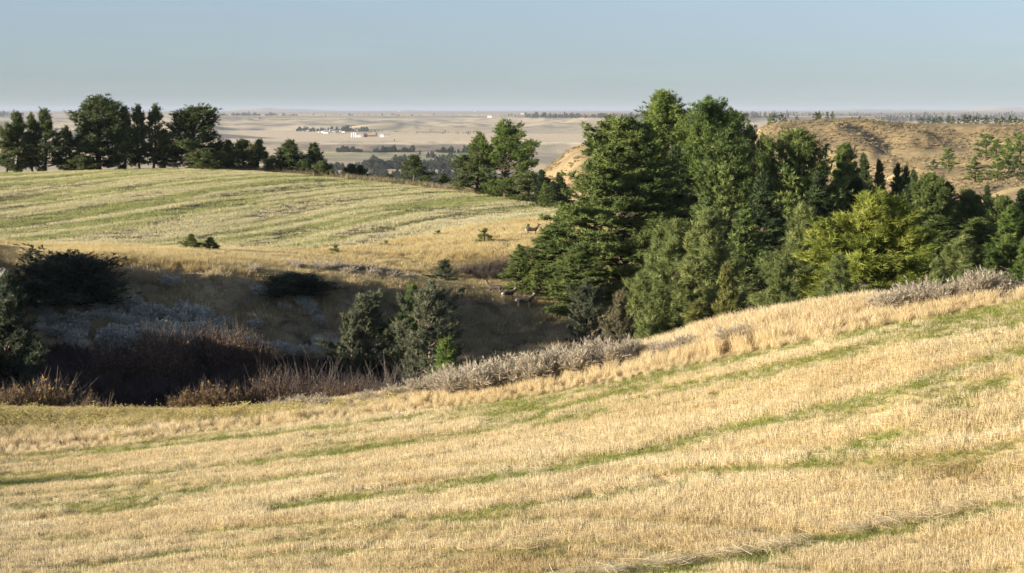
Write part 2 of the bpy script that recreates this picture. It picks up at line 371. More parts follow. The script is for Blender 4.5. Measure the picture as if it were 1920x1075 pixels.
def row_mask(px, py, d):
    """0..1 how open the stubble is here."""
    m = np.zeros_like(px)
    for k, (pts, wdt, st) in enumerate(ROWS):
        xs = [p[0] for p in pts]; ys = [p[1] for p in pts]
        ly = pchip(xs, ys, px)
        inside = (px > xs[0]) & (px < xs[-1])
        hw = 0.8 * wdt * 11.5 / d * F / d          # rows seen at a slant: world width to photo rows
        n = fbm(px / 60 + k * 31, py / 25, 3, 71 + k)
        w = np.exp(-((py - ly) / hw) ** 2) * st * np.clip((n - 0.05) * 1.8, 0.72 if st >= 1.0 else 0.3, 1.0)
        m = np.maximum(m, np.where(inside, np.clip(w, 0, 1), 0))
    return m

EDGE_D = lambda px: pchip([c[0] for c in FEATS[3]], [c[1] for c in FEATS[3]], px)
VERGE_D = lambda px: pchip([c[0] for c in FEATS[4]], [c[1] for c in FEATS[4]], px)
FIELD_D = lambda px: pchip([c[0] for c in FEATS[11]], [c[1] for c in FEATS[11]], px)
CREST_D = lambda px: pchip([c[0] for c in FEATS[12]], [c[1] for c in FEATS[12]], px)
SLOPE_D = lambda px: pchip([c[0] for c in FEATS[8]], [c[1] for c in FEATS[8]], px)
FOOT_D = lambda px: pchip([c[0] for c in FEATS[7]], [c[1] for c in FEATS[7]], px)

C = np.zeros(X.shape + (3,))
near = DD < 420
pcol = np.broadcast_to(COLPX[:, None], X.shape)
eD, vD, fD, cD, sD, ftD = (g(COLPX)[:, None] for g in (EDGE_D, VERGE_D, FIELD_D, CREST_D, SLOPE_D, FOOT_D))
fine = fbm(X / 0.9, Y / 0.9, 3, 81); mid = fbm(X / 5, Y / 5, 3, 82); lrg = fbm(X / 30, Y / 14, 3, 83)
C[:] = (0.58, 0.45, 0.245)                                        # straw litter
C = lerp3(C, (0.30, 0.28, 0.09), np.clip((mid - 0.52) * 3.0, 0, 0.7))
C = lerp3(C, (0.33, 0.22, 0.11), np.clip((fine - 0.55) * 3.0, 0, 0.6))
rm = row_mask(PX, PY, np.maximum(DD, 30)) * (DD < 100)
C = lerp3(C, (0.24, 0.26, 0.085), np.clip(rm * 1.1, 0, 0.95))
w = sstep(-0.5, 0.8, DD - eD)
C = lerp3(C, (0.30, 0.22, 0.11), w)                               # verge
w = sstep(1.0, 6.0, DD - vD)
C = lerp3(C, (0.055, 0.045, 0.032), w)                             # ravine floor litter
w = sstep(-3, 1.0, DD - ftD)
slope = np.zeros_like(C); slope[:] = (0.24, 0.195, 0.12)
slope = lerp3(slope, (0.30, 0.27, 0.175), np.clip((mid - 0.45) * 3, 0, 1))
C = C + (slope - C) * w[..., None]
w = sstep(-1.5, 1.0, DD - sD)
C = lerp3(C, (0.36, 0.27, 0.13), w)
w = sstep(-3.0, 0.5, DD - fD)
ff = np.zeros_like(C); ff[:] = (0.44, 0.36, 0.19)
rowc = (3.0 * X - DD) / 3.16 + 2.0 * fbm(X / 40, Y / 40, 2, 91); rowa = (X + 3.0 * DD) / 3.16
strip = fbm(rowa / 45, rowc / 1.7, 3, 92)
strip2 = fbm(rowa / 18, rowc / 3.0, 3, 93)
ff = lerp3(ff, (0.27, 0.295, 0.085), np.clip((strip - 0.46) * 5.5, 0, 0.85))
ff = lerp3(ff, (0.17, 0.13, 0.08), np.clip((strip2 - 0.53) * 7, 0, 0.75))
ff = lerp3(ff, (0.29, 0.30, 0.085), 0.35 * sstep(240, 320, DD))
C = C + (ff - C) * w[..., None]
w = sstep(-2, 6, DD - cD)
C = lerp3(C, (0.24, 0.19, 0.11), w)
# hills on the right
w = sstep(420, 500, DD)
hill = np.zeros_like(C); hill[:] = (0.35, 0.26, 0.135)
hill = lerp3(hill, (0.26, 0.20, 0.115), np.clip((fbm(X / 25, Y / 25, 4, 101) - 0.48) * 4, 0, 0.9))
hill = lerp3(hill, (0.44, 0.335, 0.17), np.clip((fbm(X / 50, Y / 35, 3, 102) - 0.52) * 5, 0, 0.9))
C = C + (hill - C) * w[..., None]
# valley beyond
w = sstep(1500, 2400, DD)
val = np.zeros_like(C); val[:] = (0.80, 0.635, 0.375)
n1 = fbm(X / 500, Y / 1500, 4, 111)
val = lerp3(val, (0.64, 0.52, 0.33), np.clip((n1 - 0.5) * 5, 0, 0.8))
val = lerp3(val, (0.42, 0.385, 0.31), np.clip((fbm(X / 800, Y / 420, 3, 113) - 0.5) * 7, 0, 0.45))
val = lerp3(val, (0.30, 0.28, 0.21), np.clip((fbm(X / 240, Y / 500, 4, 112) - 0.58) * 7, 0, 0.6))
drain = 1 - sstep(0.0, 0.022, np.abs(fbm(X / 900, Y / 1500, 4, 141) - 0.5))
drain2 = 1 - sstep(0.0, 0.020, np.abs(fbm(X / 500 + 9, Y / 900, 4, 142) - 0.47))
val = lerp3(val, (0.20, 0.19, 0.16), np.clip(drain * 0.75 + drain2 * 0.6, 0, 0.8) * sstep(5600, 6400, DD) * (1 - sstep(11500, 13000, DD)))
def band(y0, y1, x0=-9999, x1=9999, s=0.5, sx=12, wob=0.0):
    yy = PY + (wob * (fbm(PX / 50, PX * 0, 2, 120) - 0.5) if wob else 0)
    return sstep(y0 - s, y0 + s, yy) * (1 - sstep(y1 - s, y1 + s, yy)) * sstep(x0 - sx, x0 + sx, PX) * (1 - sstep(x1 - sx, x1 + sx, PX)) * (DD > 2000)
val = lerp3(val, (0.38, 0.37, 0.20), 0.9 * band(286.5, 294, 560, 1000))
val = lerp3(val, (0.50, 0.42, 0.27), 0.9 * band(294, 295.5, 560, 1000))
val = lerp3(val, (0.36, 0.33, 0.20), 0.8 * band(296, 303, 560, 1000, wob=3))
val = lerp3(val, (0.58, 0.46, 0.29), 0.9 * band(303.5, 311, 560, 1000, wob=2))
val = lerp3(val, (0.58, 0.48, 0.31), 0.9 * band(318, 323, 500, 1000, wob=2))
val = lerp3(val, (0.17, 0.16, 0.13), 0.8 * band(324, 345, 300, 1100, wob=3))
val = lerp3(val, (0.29, 0.235, 0.17), 0.85 * band(271, 285, 560, 1000, wob=3))
val = lerp3(val, (0.84, 0.73, 0.50), 0.95 * band(266.5, 270.5, 590, 1120))
val = lerp3(val, (0.86, 0.69, 0.45), 0.9 * band(251, 266, 420, 1120, s=1.5))
val = lerp3(val, (0.86, 0.69, 0.45), 0.9 * band(236, 252, 430, 620, s=2.0, sx=30))
dg = sstep(248.5, 249.5, PY) * (1 - sstep(259.5, 260.5, PY)) * (PX < 560) * np.clip((PY - (248 + (PX - 390) * 0.085)) / 1.2, 0, 1) * (DD > 2000)
val = lerp3(val, (0.22, 0.20, 0.165), 0.9 * dg)
val = lerp3(val, (0.25, 0.235, 0.15), 0.7 * band(218.5, 221, 380, 1000))
val = lerp3(val, (0.46, 0.33, 0.22), 0.7 * band(208, 214, -999, 2999))
val = lerp3(val, (0.12, 0.135, 0.12), 0.75 * band(213, 229, 1390, 2400, s=1.5) * np.clip((fbm(X / 700, Y / 1300, 3, 131) - 0.3) * 4, 0, 1))
val = lerp3(val, (0.12, 0.135, 0.12), 0.7 * band(215, 221, 985, 1400, s=1))
val = lerp3(val, (0.12, 0.135, 0.12), 0.6 * band(212, 219, -300, 45, s=1))
C = C + (val - C) * w[..., None]
C = np.clip(C, 0.01, 0.9)

def mesh_np(name, V, Fc, mat=None, smooth=False, tint=None, color=None):
    """V (n,3), Fc (m,k) with k 3 or 4."""
    me = bpy.data.meshes.new(name)
    V = np.ascontiguousarray(V, np.float32); Fc = np.ascontiguousarray(Fc, np.int32)
    me.vertices.add(len(V)); me.vertices.foreach_set('co', V.ravel())
    k = Fc.shape[1]
    me.loops.add(Fc.size); me.loops.foreach_set('vertex_index', Fc.ravel())
    me.polygons.add(len(Fc))
    me.polygons.foreach_set('loop_start', np.arange(0, Fc.size, k, dtype=np.int32))
    me.polygons.foreach_set('loop_total', np.full(len(Fc), k, np.int32))
    if smooth: me.polygons.foreach_set('use_smooth', np.ones(len(Fc), bool))
    if tint is not None:
        a = me.attributes.new('tint', 'FLOAT', 'POINT'); a.data.foreach_set('value', np.ascontiguousarray(tint, np.float32))
    if color is not None:
        a = me.attributes.new('soil', 'FLOAT_COLOR', 'POINT')
        a.data.foreach_set('color', np.ascontiguousarray(np.c_[color, np.ones(len(color))], np.float32).ravel())
    if mat is not None: me.materials.append(mat)
    me.update(); me.validate()
    return me

def obj(name, me, parent=None, **props):
    o = bpy.data.objects.new(name, me); COL.objects.link(o)
    if parent is not None: o.parent = parent
    for k, v in props.items(): o[k] = v
    return o

NP, ND = X.shape
idx = np.arange(NP * ND).reshape(NP, ND)
ii = np.arange(NP); jj = (ii + 1) % NP
quads = np.stack([idx[ii][:, :-1], idx[jj][:, :-1], idx[jj][:, 1:], idx[ii][:, 1:]], -1).reshape(-1, 4)[:, ::-1]
gm, nt, out = newmat('ground')
vc = nt.nodes.new('ShaderNodeAttribute'); vc.attribute_name = 'soil'
geo = nt.nodes.new('ShaderNodeNewGeometry')
def gnoise(scale, detail=4, stretch=None):
    n = nt.nodes.new('ShaderNodeTexNoise'); n.inputs['Scale'].default_value = scale; n.inputs['Detail'].default_value = detail
    if stretch:
        mp = nt.nodes.new('ShaderNodeMapping'); mp.inputs['Scale'].default_value = stretch
        nt.links.new(geo.outputs['Position'], mp.inputs['Vector']); nt.links.new(mp.outputs[0], n.inputs['Vector'])
    else:
        nt.links.new(geo.outputs['Position'], n.inputs['Vector'])
    return n.outputs['Fac']
def mulcol(c, fac, lo, hi):
    mr = nt.nodes.new('ShaderNodeMapRange'); mr.inputs['From Min'].default_value = 0.3; mr.inputs['From Max'].default_value = 0.7
    mr.inputs['To Min'].default_value = lo; mr.inputs['To Max'].default_value = hi
    nt.links.new(fac, mr.inputs['Value'])
    vm = nt.nodes.new('ShaderNodeVectorMath'); vm.operation = 'SCALE'
    nt.links.new(c, vm.inputs[0]); nt.links.new(mr.outputs[0], vm.inputs['Scale'])
    return vm.outputs[0]
c = mulcol(vc.outputs['Color'], gnoise(6.0), 0.72, 1.25)
c = mulcol(c, gnoise(0.7), 0.80, 1.17)
c = mulcol(c, gnoise(0.22, 5), 0.80, 1.16)
c = mulcol(c, gnoise(0.05, 6), 0.85, 1.12)
pb = nt.nodes.new('ShaderNodeBsdfPrincipled'); pb.inputs['Roughness'].default_value = 0.95; pb.inputs['Specular IOR Level'].default_value = 0.1
nt.links.new(c, pb.inputs['Base Color'])
bp = nt.nodes.new('ShaderNodeBump'); bp.inputs['Strength'].default_value = 0.7; bp.inputs['Distance'].default_value = 0.15
nt.links.new(gnoise(3.0, 5), bp.inputs['Height']); nt.links.new(bp.outputs[0], pb.inputs['Normal'])
nt.links.new(pb.outputs[0], out.inputs[0])
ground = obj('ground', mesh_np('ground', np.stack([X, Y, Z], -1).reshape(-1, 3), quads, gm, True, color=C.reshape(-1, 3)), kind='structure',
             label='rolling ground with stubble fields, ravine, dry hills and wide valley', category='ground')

# air
hv = np.array([[x, y, z] for z in (-92, 84) for (x, y) in ((-63000, -63000), (63000, -63000), (63000, 63000), (-63000, 63000))], float)
hq = np.array([[3, 2, 1, 0], [4, 5, 6, 7], [0, 1, 5, 4], [1, 2, 6, 5], [2, 3, 7, 6], [3, 0, 4, 7]])
hm, nt, out = newmat('haze')
pv = nt.nodes.new('ShaderNodeVolumePrincipled')
pv.inputs['Color'].default_value = (0.60, 0.69, 0.82, 1)
pv.inputs['Density'].default_value = 2.7e-5
pv.inputs['Anisotropy'].default_value = 0.0
nt.links.new(pv.outputs[0], out.inputs['Volume'])
obj('haze', mesh_np('haze', hv, hq, hm), kind='stuff', label='thin blue haze over the far valley', category='haze')
#PART2
# ------------------------------------------------------------------ plant builders
def norm(v):
    return v / np.maximum(np.linalg.norm(v, axis=-1, keepdims=True), 1e-9)

class Wood:
    """Collects tapered tubes and joins them into one mesh."""
    def __init__(self): self.v = []; self.f = []; self.n = 0
    def tube(self, pts, rad, k=5):
        pts = np.asarray(pts, float); n = len(pts)
        t = np.gradient(pts, axis=0); t = norm(t)
        ref = np.array([0.0, 0, 1]) if abs(t[:, 2]).mean() < 0.8 else np.array([1.0, 0, 0])
        a = norm(np.cross(t, ref)); b = np.cross(t, a)
        an = np.arange(k) * 2 * math.pi / k
        ring = pts[:, None, :] + np.asarray(rad)[:, None, None] * (np.cos(an)[None, :, None] * a[:, None, :] + np.sin(an)[None, :, None] * b[:, None, :])
        self.v.append(ring.reshape(-1, 3))
        i = np.arange(n - 1)[:, None]; j = np.arange(k)[None, :]; j2 = (j + 1) % k
        q = np.stack([i * k + j, i * k + j2, (i + 1) * k + j2, (i + 1) * k + j], -1).reshape(-1, 4) + self.n
        self.f.append(q); self.n += n * k
    def mesh(self, name, mat, tint=None):
        V = np.concatenate(self.v)
        t = None if tint is None else tint(len(V))
        return mesh_np(name, V, np.concatenate(self.f), mat, True, tint=t)

def needles(P, Dr, size, n, r, width=0.03, spread=(20, 75), along=0.5, droop=0.0, flat=0.0, tintv=None, outv=None):
    """n thin blades round each twig end P pointing along Dr."""
    T = len(P)
    P = np.repeat(P, n, 0); Dr = np.repeat(norm(Dr), n, 0); S = np.repeat(size, n)
    q = r.normal(size=(T * n, 3)); q[:, 2] *= (1 - flat)
    perp = norm(q - (q * Dr).sum(1, keepdims=True) * Dr)
    al = np.radians(r.uniform(spread[0], spread[1], T * n))[:, None]
    nd = norm(Dr * np.cos(al) + perp * np.sin(al) + np.array([0, 0, -droop]))
    base = P + Dr * (S * r.uniform(-along, along * 0.6, T * n))[:, None]
    ln = S * r.uniform(0.65, 1.1, T * n)
    ref_ = r.normal(size=(T * n, 3))
    if outv is not None: ref_ = np.repeat(norm(outv), n, 0) + 0.42 * ref_
    wv = norm(np.cross(nd, ref_)) * (width * r.uniform(0.7, 1.3, T * n) * S / np.mean(size))[:, None]
    V = np.empty((T * n, 3, 3))
    V[:, 0] = base - wv; V[:, 1] = base + wv; V[:, 2] = base + nd * ln[:, None]
    Fc = np.arange(T * n * 3).reshape(-1, 3)
    tv = r.uniform(0, 1, T) if tintv is None else tintv
    tint = np.repeat(np.clip(np.repeat(tv, n) + r.normal(0, 0.10, T * n), 0, 1), 3)
    return V.reshape(-1, 3), Fc, tint

def conifer(seed, H, R, prof, base=0.12, nb=60, elev=(-10, 45), tufts_per=26, tuft=0.42, n=14, width=0.03, inner=0.45, lump=0.35, flat=0.0,
            droop=0.0, clump=0.0, upcurve=0.15, sub=6, trunk_r=None, lean=0.0, mat='pine', bark='bark', spread=(20, 75), top_tuft=6, rbranch=1.0, puff=None, skip=0.0, branches_wood=True, forks=0):
    r = np.random.default_rng(seed)
    W = Wood()
    trunk_r = trunk_r or H / 42
    hh = np.linspace(0, 1, 9)
    off = np.cumsum(r.normal(0, 0.012 * H, (9, 2)), 0) * 0.5; off[0] = 0
    tp = np.c_[off[:, 0] + lean * H * hh ** 2, off[:, 1], hh * H * 0.985]
    tp[0, 2] = -0.35
    W.tube(tp, trunk_r * (1 - hh) ** 0.8 + 0.015, 7)
    def axis(h): return np.array([np.interp(h, hh, tp[:, 0]), np.interp(h, hh, tp[:, 1]), h * H])
    phl = r.uniform(0, 6.28, 4)
    PP = []; DDr = []; SS = []; TT = []
    az = r.uniform(0, 6.28)
    for b in range(nb):
        t = (b + r.uniform(0, 1)) / nb
        h = base + (0.985 - base) * t
        az += 2.4 + r.normal(0, 0.35)
        if r.uniform() < skip: continue
        # uneven outline: slow lobes in azimuth and height
        lob = 1 + lump * (0.5 * math.sin(2 * az + phl[0] + 5 * t) + 0.5 * math.sin(3 * az + phl[1] - 7 * t) + 0.4 * math.sin(11 * t + phl[2]))
        L = max(0.12, R * prof(t) * max(0.35, lob) * r.uniform(0.72, 1.08))
        el = math.radians(elev[0] + (elev[1] - elev[0]) * t + r.normal(0, 12))
        d0 = np.array([math.cos(az) * math.cos(el), math.sin(az) * math.cos(el), math.sin(el)])
        s = np.linspace(0, 1, 6)[:, None]
        o = axis(h)
        pts = o + d0 * L * s + np.array([0, 0, 1]) * (upcurve * L * s ** 2) + np.cumsum(r.normal(0, 0.02 * L, (6, 3)), 0) * s
        br = min(trunk_r * 0.34 * (1 - 0.75 * t), 0.03 + 0.016 * L) * rbranch
        if branches_wood: W.tube(pts, br * (1 - 0.85 * s[:, 0]) + 0.006, 4)
        side = norm(np.cross(d0, [0, 0, 1.0]))
        nt_ = max(3, int(tufts_per * (L / R) ** 0.9 * r.uniform(0.8, 1.2)))
        btint = r.uniform(0.15, 0.85)
        nsub = max(2, int(sub * (0.35 + 0.65 * L / R)))
        ends = [(pts[-1], norm(pts[-1] - pts[-2]))]
        subs = []
        for k in range(nsub):
            f = inner + (1 - inner) * (k + r.uniform(0, 1)) / nsub
            p0 = pts[0] + (pts[-1] - pts[0]) * f
            p0 = np.array([np.interp(f, s[:, 0], pts[:, q]) for q in range(3)])
            sgn = 1 if k % 2 else -1
            dv = norm(d0 * 0.75 + side * sgn * r.uniform(0.5, 1.0) + np.array([0, 0, r.normal(0.08, 0.22 * (1 - flat))]))
            l2 = L * (1.1 - f * 0.75) * 0.42 * r.uniform(0.6, 1.1)
            p1 = p0 + dv * l2 + np.array([0, 0, upcurve * l2 * 0.8 - droop * l2 * 0.3])
            subs.append((p0, p1, dv))
            if branches_wood and l2 > 0.5: W.tube(np.array([p0, (p0 + p1) / 2, p1]), [br * 0.4 + 0.006, br * 0.25 + 0.005, 0.004], 3)
        for k in range(nt_):
            if r.uniform() < 0.22:
                f = r.uniform(max(inner, 0.5), 1.02); p = np.array([np.interp(f, s[:, 0], pts[:, q]) for q in range(3)]); dv = d0
            else:
                p0, p1, dv = subs[r.integers(len(subs))]
                f = r.uniform(0, 1) ** (0.6 - 0.35 * clump)
                p = p0 + (p1 - p0) * f
            p = p + r.normal(0, puff or 0.20 * tuft, 3) * np.array([1, 1, 0.8 * (1 - flat) + 0.2])
            PP.append(p); DDr.append(norm(dv * 0.9 + r.normal(0, 0.35, 3) + np.array([0, 0, 0.25 + upcurve - droop])))
            SS.append(tuft * r.uniform(0.7, 1.2)); TT.append(np.clip(btint + r.normal(0, 0.2), 0, 1))
    for k in range(top_tuft):
        f = 1 - 0.09 * k / top_tuft
        PP.append(axis(f) + r.normal(0, 0.06, 3)); DDr.append(np.array([r.normal(0, .3), r.normal(0, .3), 1.0])); SS.append(tuft * r.uniform(0.7, 1.0)); TT.append(r.uniform(0.3, 0.8))
    PA = np.array(PP); ax = np.c_[np.interp(PA[:, 2] / H, hh, tp[:, 0]), np.interp(PA[:, 2] / H, hh, tp[:, 1]), PA[:, 2] - 0.35 * np.hypot(PA[:, 0], PA[:, 1])]
    ov = norm(PA - ax) + 0.55 * norm(np.array(DDr))
    V, Fc, tint = needles(PA, np.array(DDr), np.array(SS), n, r, width, spread, 0.5, droop, flat, np.array(TT), ov)
    zmax = V[:, 2].max()
    crown = mesh_np('crown', V, Fc, M[mat], False, tint)
    wood = W.mesh('trunk', M[bark])
    return dict(H=zmax, wood=wood, crown=crown, half=float(np.percentile(np.abs(V[:, 0]), 95)))

pf_round = lambda t: max(0.18, math.sin(math.pi * min(1, t * 0.80 + 0.20)) ** 0.75)
pf_oval = lambda t: (0.55 + 0.45 * math.sin(math.pi * min(1, t * 0.9 + 0.25))) * math.sqrt(max(0.02, 1 - t ** 3))
pf_cone = lambda t: (1 - t) ** 0.85 + 0.03
pf_fir = lambda t: min(1, (1 - t) ** 0.62 * 1.05) * (0.8 + 0.2 * min(1, t * 4)) + 0.03
pf_open = lambda t: (0.62 + 0.38 * math.sin(math.pi * (t * 0.9 + 0.05))) * math.sqrt(max(0.02, 1 - t ** 2.6))
pf_col = lambda t: (0.80 + 0.20 * math.sin(math.pi * min(1, t * 1.5))) * math.sqrt(max(0.02, 1 - t ** 3.2)) + 0.02
pf_bush = lambda t: math.sqrt(max(0.04, 1 - t * t)) * (0.75 + 0.25 * min(1, t * 4))

P = {}
# ponderosa pines behind the far field (about 12 m)
P['hill_pine_a'] = conifer(11, 12.0, 3.6, pf_open, 0.12, 95, (-6, 58), 50, 0.50, 12, 0.045, 0.3, 0.35, clump=0.8, upcurve=0.22, sub=8, mat='pine_far', trunk_r=0.32, puff=0.26)
P['hill_pine_b'] = conifer(12, 12.0, 3.0, pf_oval, 0.08, 85, (-10, 55), 46, 0.50, 12, 0.045, 0.3, 0.4, clump=0.8, upcurve=0.2, sub=7, mat='pine_far', skip=0.1, puff=0.24)
P['hill_pine_c'] = conifer(13, 12.0, 2.6, pf_oval, 0.14, 76, (-5, 50), 40, 0.50, 12, 0.045, 0.3, 0.5, clump=0.9, upcurve=0.2, sub=6, mat='pine_far', skip=0.18, puff=0.22)
P['hill_pine_d'] = conifer(14, 6.0, 2.0, pf_cone, 0.0, 60, (0, 50), 40, 0.40, 12, 0.042, 0.3, 0.3, clump=0.6, upcurve=0.2, sub=6, mat='pine_far', puff=0.20)
P['hill_pine_e'] = conifer(15, 6.0, 2.1, pf_round, 0.0, 60, (0, 55), 44, 0.40, 12, 0.042, 0.3, 0.35, clump=0.6, upcurve=0.2, sub=6, mat='pine_far', puff=0.20)
P['lone_pine'] = conifer(16, 13.5, 5.6, pf_open, 0.06, 105, (-4, 52), 74, 0.52, 12, 0.045, 0.35, 0.5, clump=0.9, upcurve=0.2, sub=9, mat='pine', skip=0.12, trunk_r=0.33, puff=0.26)
# great fir and tall pines of the grove
P['great_fir'] = conifer(21, 17.0, 5.2, pf_col, 0.03, 210, (-14, 40), 130, 0.36, 9, 0.042, 0.2, 0.25, flat=0.3, clump=0.3, upcurve=0.04, droop=0.05, sub=12, mat='fir', trunk_r=0.36, puff=0.16)
P['tall_pine_a'] = conifer(22, 18.5, 4.4, pf_open, 0.10, 140, (-10, 52), 90, 0.46, 10, 0.042, 0.3, 0.35, clump=0.7, upcurve=0.2, sub=9, mat='pine', trunk_r=0.4, puff=0.27)
P['tall_pine_b'] = conifer(23, 18.5, 4.8, pf_open, 0.12, 134, (-8, 52), 90, 0.46, 10, 0.042, 0.32, 0.5, clump=0.8, upcurve=0.22, sub=9, mat='pine', trunk_r=0.4, skip=0.08, puff=0.27)
P['fir_a'] = conifer(24, 12.0, 3.6, pf_fir, 0.02, 130, (-8, 35), 66, 0.40, 11, 0.042, 0.25, 0.22, flat=0.4, clump=0.4, upcurve=0.06, sub=9, mat='fir', puff=0.14)
P['fir_b'] = conifer(25, 11.0, 3.0, pf_cone, 0.02, 120, (-6, 40), 56, 0.38, 10, 0.042, 0.25, 0.25, flat=0.35, clump=0.4, upcurve=0.06, sub=8, mat='fir_dark')
P['fir_c'] = conifer(26, 7.0, 2.3, pf_cone, 0.02, 90, (0, 40), 34, 0.30, 12, 0.030, 0.2, 0.22, flat=0.3, clump=0.4, upcurve=0.08, sub=8, mat='fir_green')
P['dense_pine'] = conifer(27, 13.0, 4.3, pf_round, 0.03, 130, (-8, 55), 70, 0.44, 11, 0.042, 0.3, 0.3, clump=0.5, upcurve=0.15, sub=10, mat='fir', puff=0.22)
# young pines along the verge
P['young_pine_a'] = conifer(31, 9.0, 2.5, pf_oval, 0.08, 76, (5, 62), 54, 0.42, 18, 0.021, 0.35, 0.3, clump=0.7, upcurve=0.25, sub=8, mat='pine_young', trunk_r=0.17, spread=(15, 70), puff=0.16)
P['young_pine_b'] = conifer(32, 9.0, 2.7, pf_cone, 0.02, 80, (0, 60), 56, 0.42, 18, 0.021, 0.3, 0.3, clump=0.7, upcurve=0.25, sub=8, mat='pine_young', trunk_r=0.16, spread=(15, 70), puff=0.16)
P['lime_pine'] = conifer(33, 8.5, 4.0, lambda t: (1 - t) ** 0.6 * (0.75 + 0.25 * min(1, t * 5)) + 0.05, 0.03, 115, (-4, 60), 105, 0.44, 15, 0.022, 0.38, 0.3, clump=0.75, upcurve=0.22, sub=10, mat='pine_lime', trunk_r=0.2, spread=(15, 65), puff=0.18)
P['green_fir'] = conifer(34, 8.0, 2.6, pf_cone, 0.02, 90, (-2, 42), 40, 0.34, 16, 0.024, 0.2, 0.25, flat=0.3, clump=0.4, upcurve=0.08, sub=9, mat='juniper_green')
# junipers
P['juniper_a'] = conifer(41, 5.0, 2.3, pf_round, 0.0, 80, (5, 70), 46, 0.26, 14, 0.020, 0.3, 0.35, clump=0.3, upcurve=0.1, sub=8, mat='juniper', bark='bark_pale', spread=(10, 60))
P['juniper_b'] = conifer(42, 4.0, 1.9, pf_bush, 0.0, 70, (5, 75), 44, 0.25, 14, 0.020, 0.3, 0.4, clump=0.3, upcurve=0.1, sub=8, mat='juniper', bark='bark_pale', spread=(10, 60))
P['juniper_c'] = conifer(43, 4.0, 1.6, pf_cone, 0.0, 70, (15, 70), 40, 0.25, 14, 0.019, 0.25, 0.3, clump=0.3, upcurve=0.12, sub=8, mat='juniper_green', bark='bark_pale', spread=(10, 60))
P['juniper_d'] = conifer(44, 3.6, 2.6, pf_bush, 0.0, 130, (10, 80), 64, 0.28, 9, 0.03, 0.15, 0.35, clump=0.3, upcurve=0.1, sub=9, mat='juniper_dark', bark='bark_pale', spread=(10, 60), puff=0.22)
P['juniper_e'] = conifer(45, 4.5, 1.5, pf_cone, 0.0, 70, (10, 65), 40, 0.26, 14, 0.019, 0.25, 0.35, clump=0.3, upcurve=0.12, sub=8, mat='juniper_gold', bark='bark_pale', spread=(10, 60))
P['juniper_f'] = conifer(46, 5.0, 1.7, pf_round, 0.0, 80, (20, 75), 40, 0.26, 14, 0.019, 0.3, 0.35, clump=0.3, upcurve=0.15, sub=8, mat='juniper_brown', bark='bark_pale', spread=(10, 60))
P['juniper_g'] = conifer(48, 6.0, 2.6, pf_cone, 0.0, 90, (8, 65), 56, 0.30, 12, 0.024, 0.25, 0.35, clump=0.3, upcurve=0.1, sub=8, mat='juniper_dark', bark='bark_pale', spread=(10, 60))
P['seedling'] = conifer(47, 1.3, 0.5, pf_cone, 0.05, 22, (10, 60), 7, 0.20, 12, 0.02, 0.3, 0.3, clump=0.5, upcurve=0.2, sub=3, mat='pine_young', trunk_r=0.035)
# trees on the far hills
P['ridge_pine_a'] = conifer(51, 10.0, 2.6, pf_open, 0.12, 30, (-5, 50), 36, 0.6, 8, 0.06, 0.35, 0.4, clump=0.7, upcurve=0.2, sub=5, mat='pine', branches_wood=True)
P['ridge_pine_b'] = conifer(52, 10.0, 2.4, pf_cone, 0.06, 30, (-5, 45), 36, 0.6, 8, 0.06, 0.3, 0.4, clump=0.6, upcurve=0.15, sub=5, mat='pine')
P['ridge_pine_c'] = conifer(53, 8.0, 2.7, pf_round, 0.03, 30, (-5, 50), 36, 0.55, 8, 0.06, 0.3, 0.4, clump=0.6, upcurve=0.15, sub=5, mat='pine_far')

def thing(name, loc, label, cat, group=None, rotz=0.0, scale=(1, 1, 1)):
    o = bpy.data.objects.new(name, None); COL.objects.link(o)
    o.empty_display_size = 0.3
    o.location = loc; o.rotation_euler = (0, 0, rotz); o.scale = scale
    o['label'] = label; o['category'] = cat
    if group: o['group'] = group
    return o

def tree(kind, px, d, top, label, name='pine_tree', group=None, wide=None, width=None, rot=None, sink=0.0, cat='tree', mat=None):
    """A tree standing on the ground d metres out in the direction of px, as tall as its top row tells."""
    p = P[kind]; g = at(px, d)
    Hh = (HZ - top) / F * d - g.z + sink
    s = Hh / p['H']
    w = s if wide is None else s * wide
    if width is not None: w = (width / F * d / 2) / p['half']
    t = thing(name, (g.x, g.y, g.z - sink), label, cat, group, random.uniform(0, 6.28) if rot is None else rot, (w, w, s))
    a = bpy.data.objects.new('trunk', p['wood']); COL.objects.link(a); a.parent = t
    b = bpy.data.objects.new('crown', p['crown']); COL.objects.link(b); b.parent = t
    return t

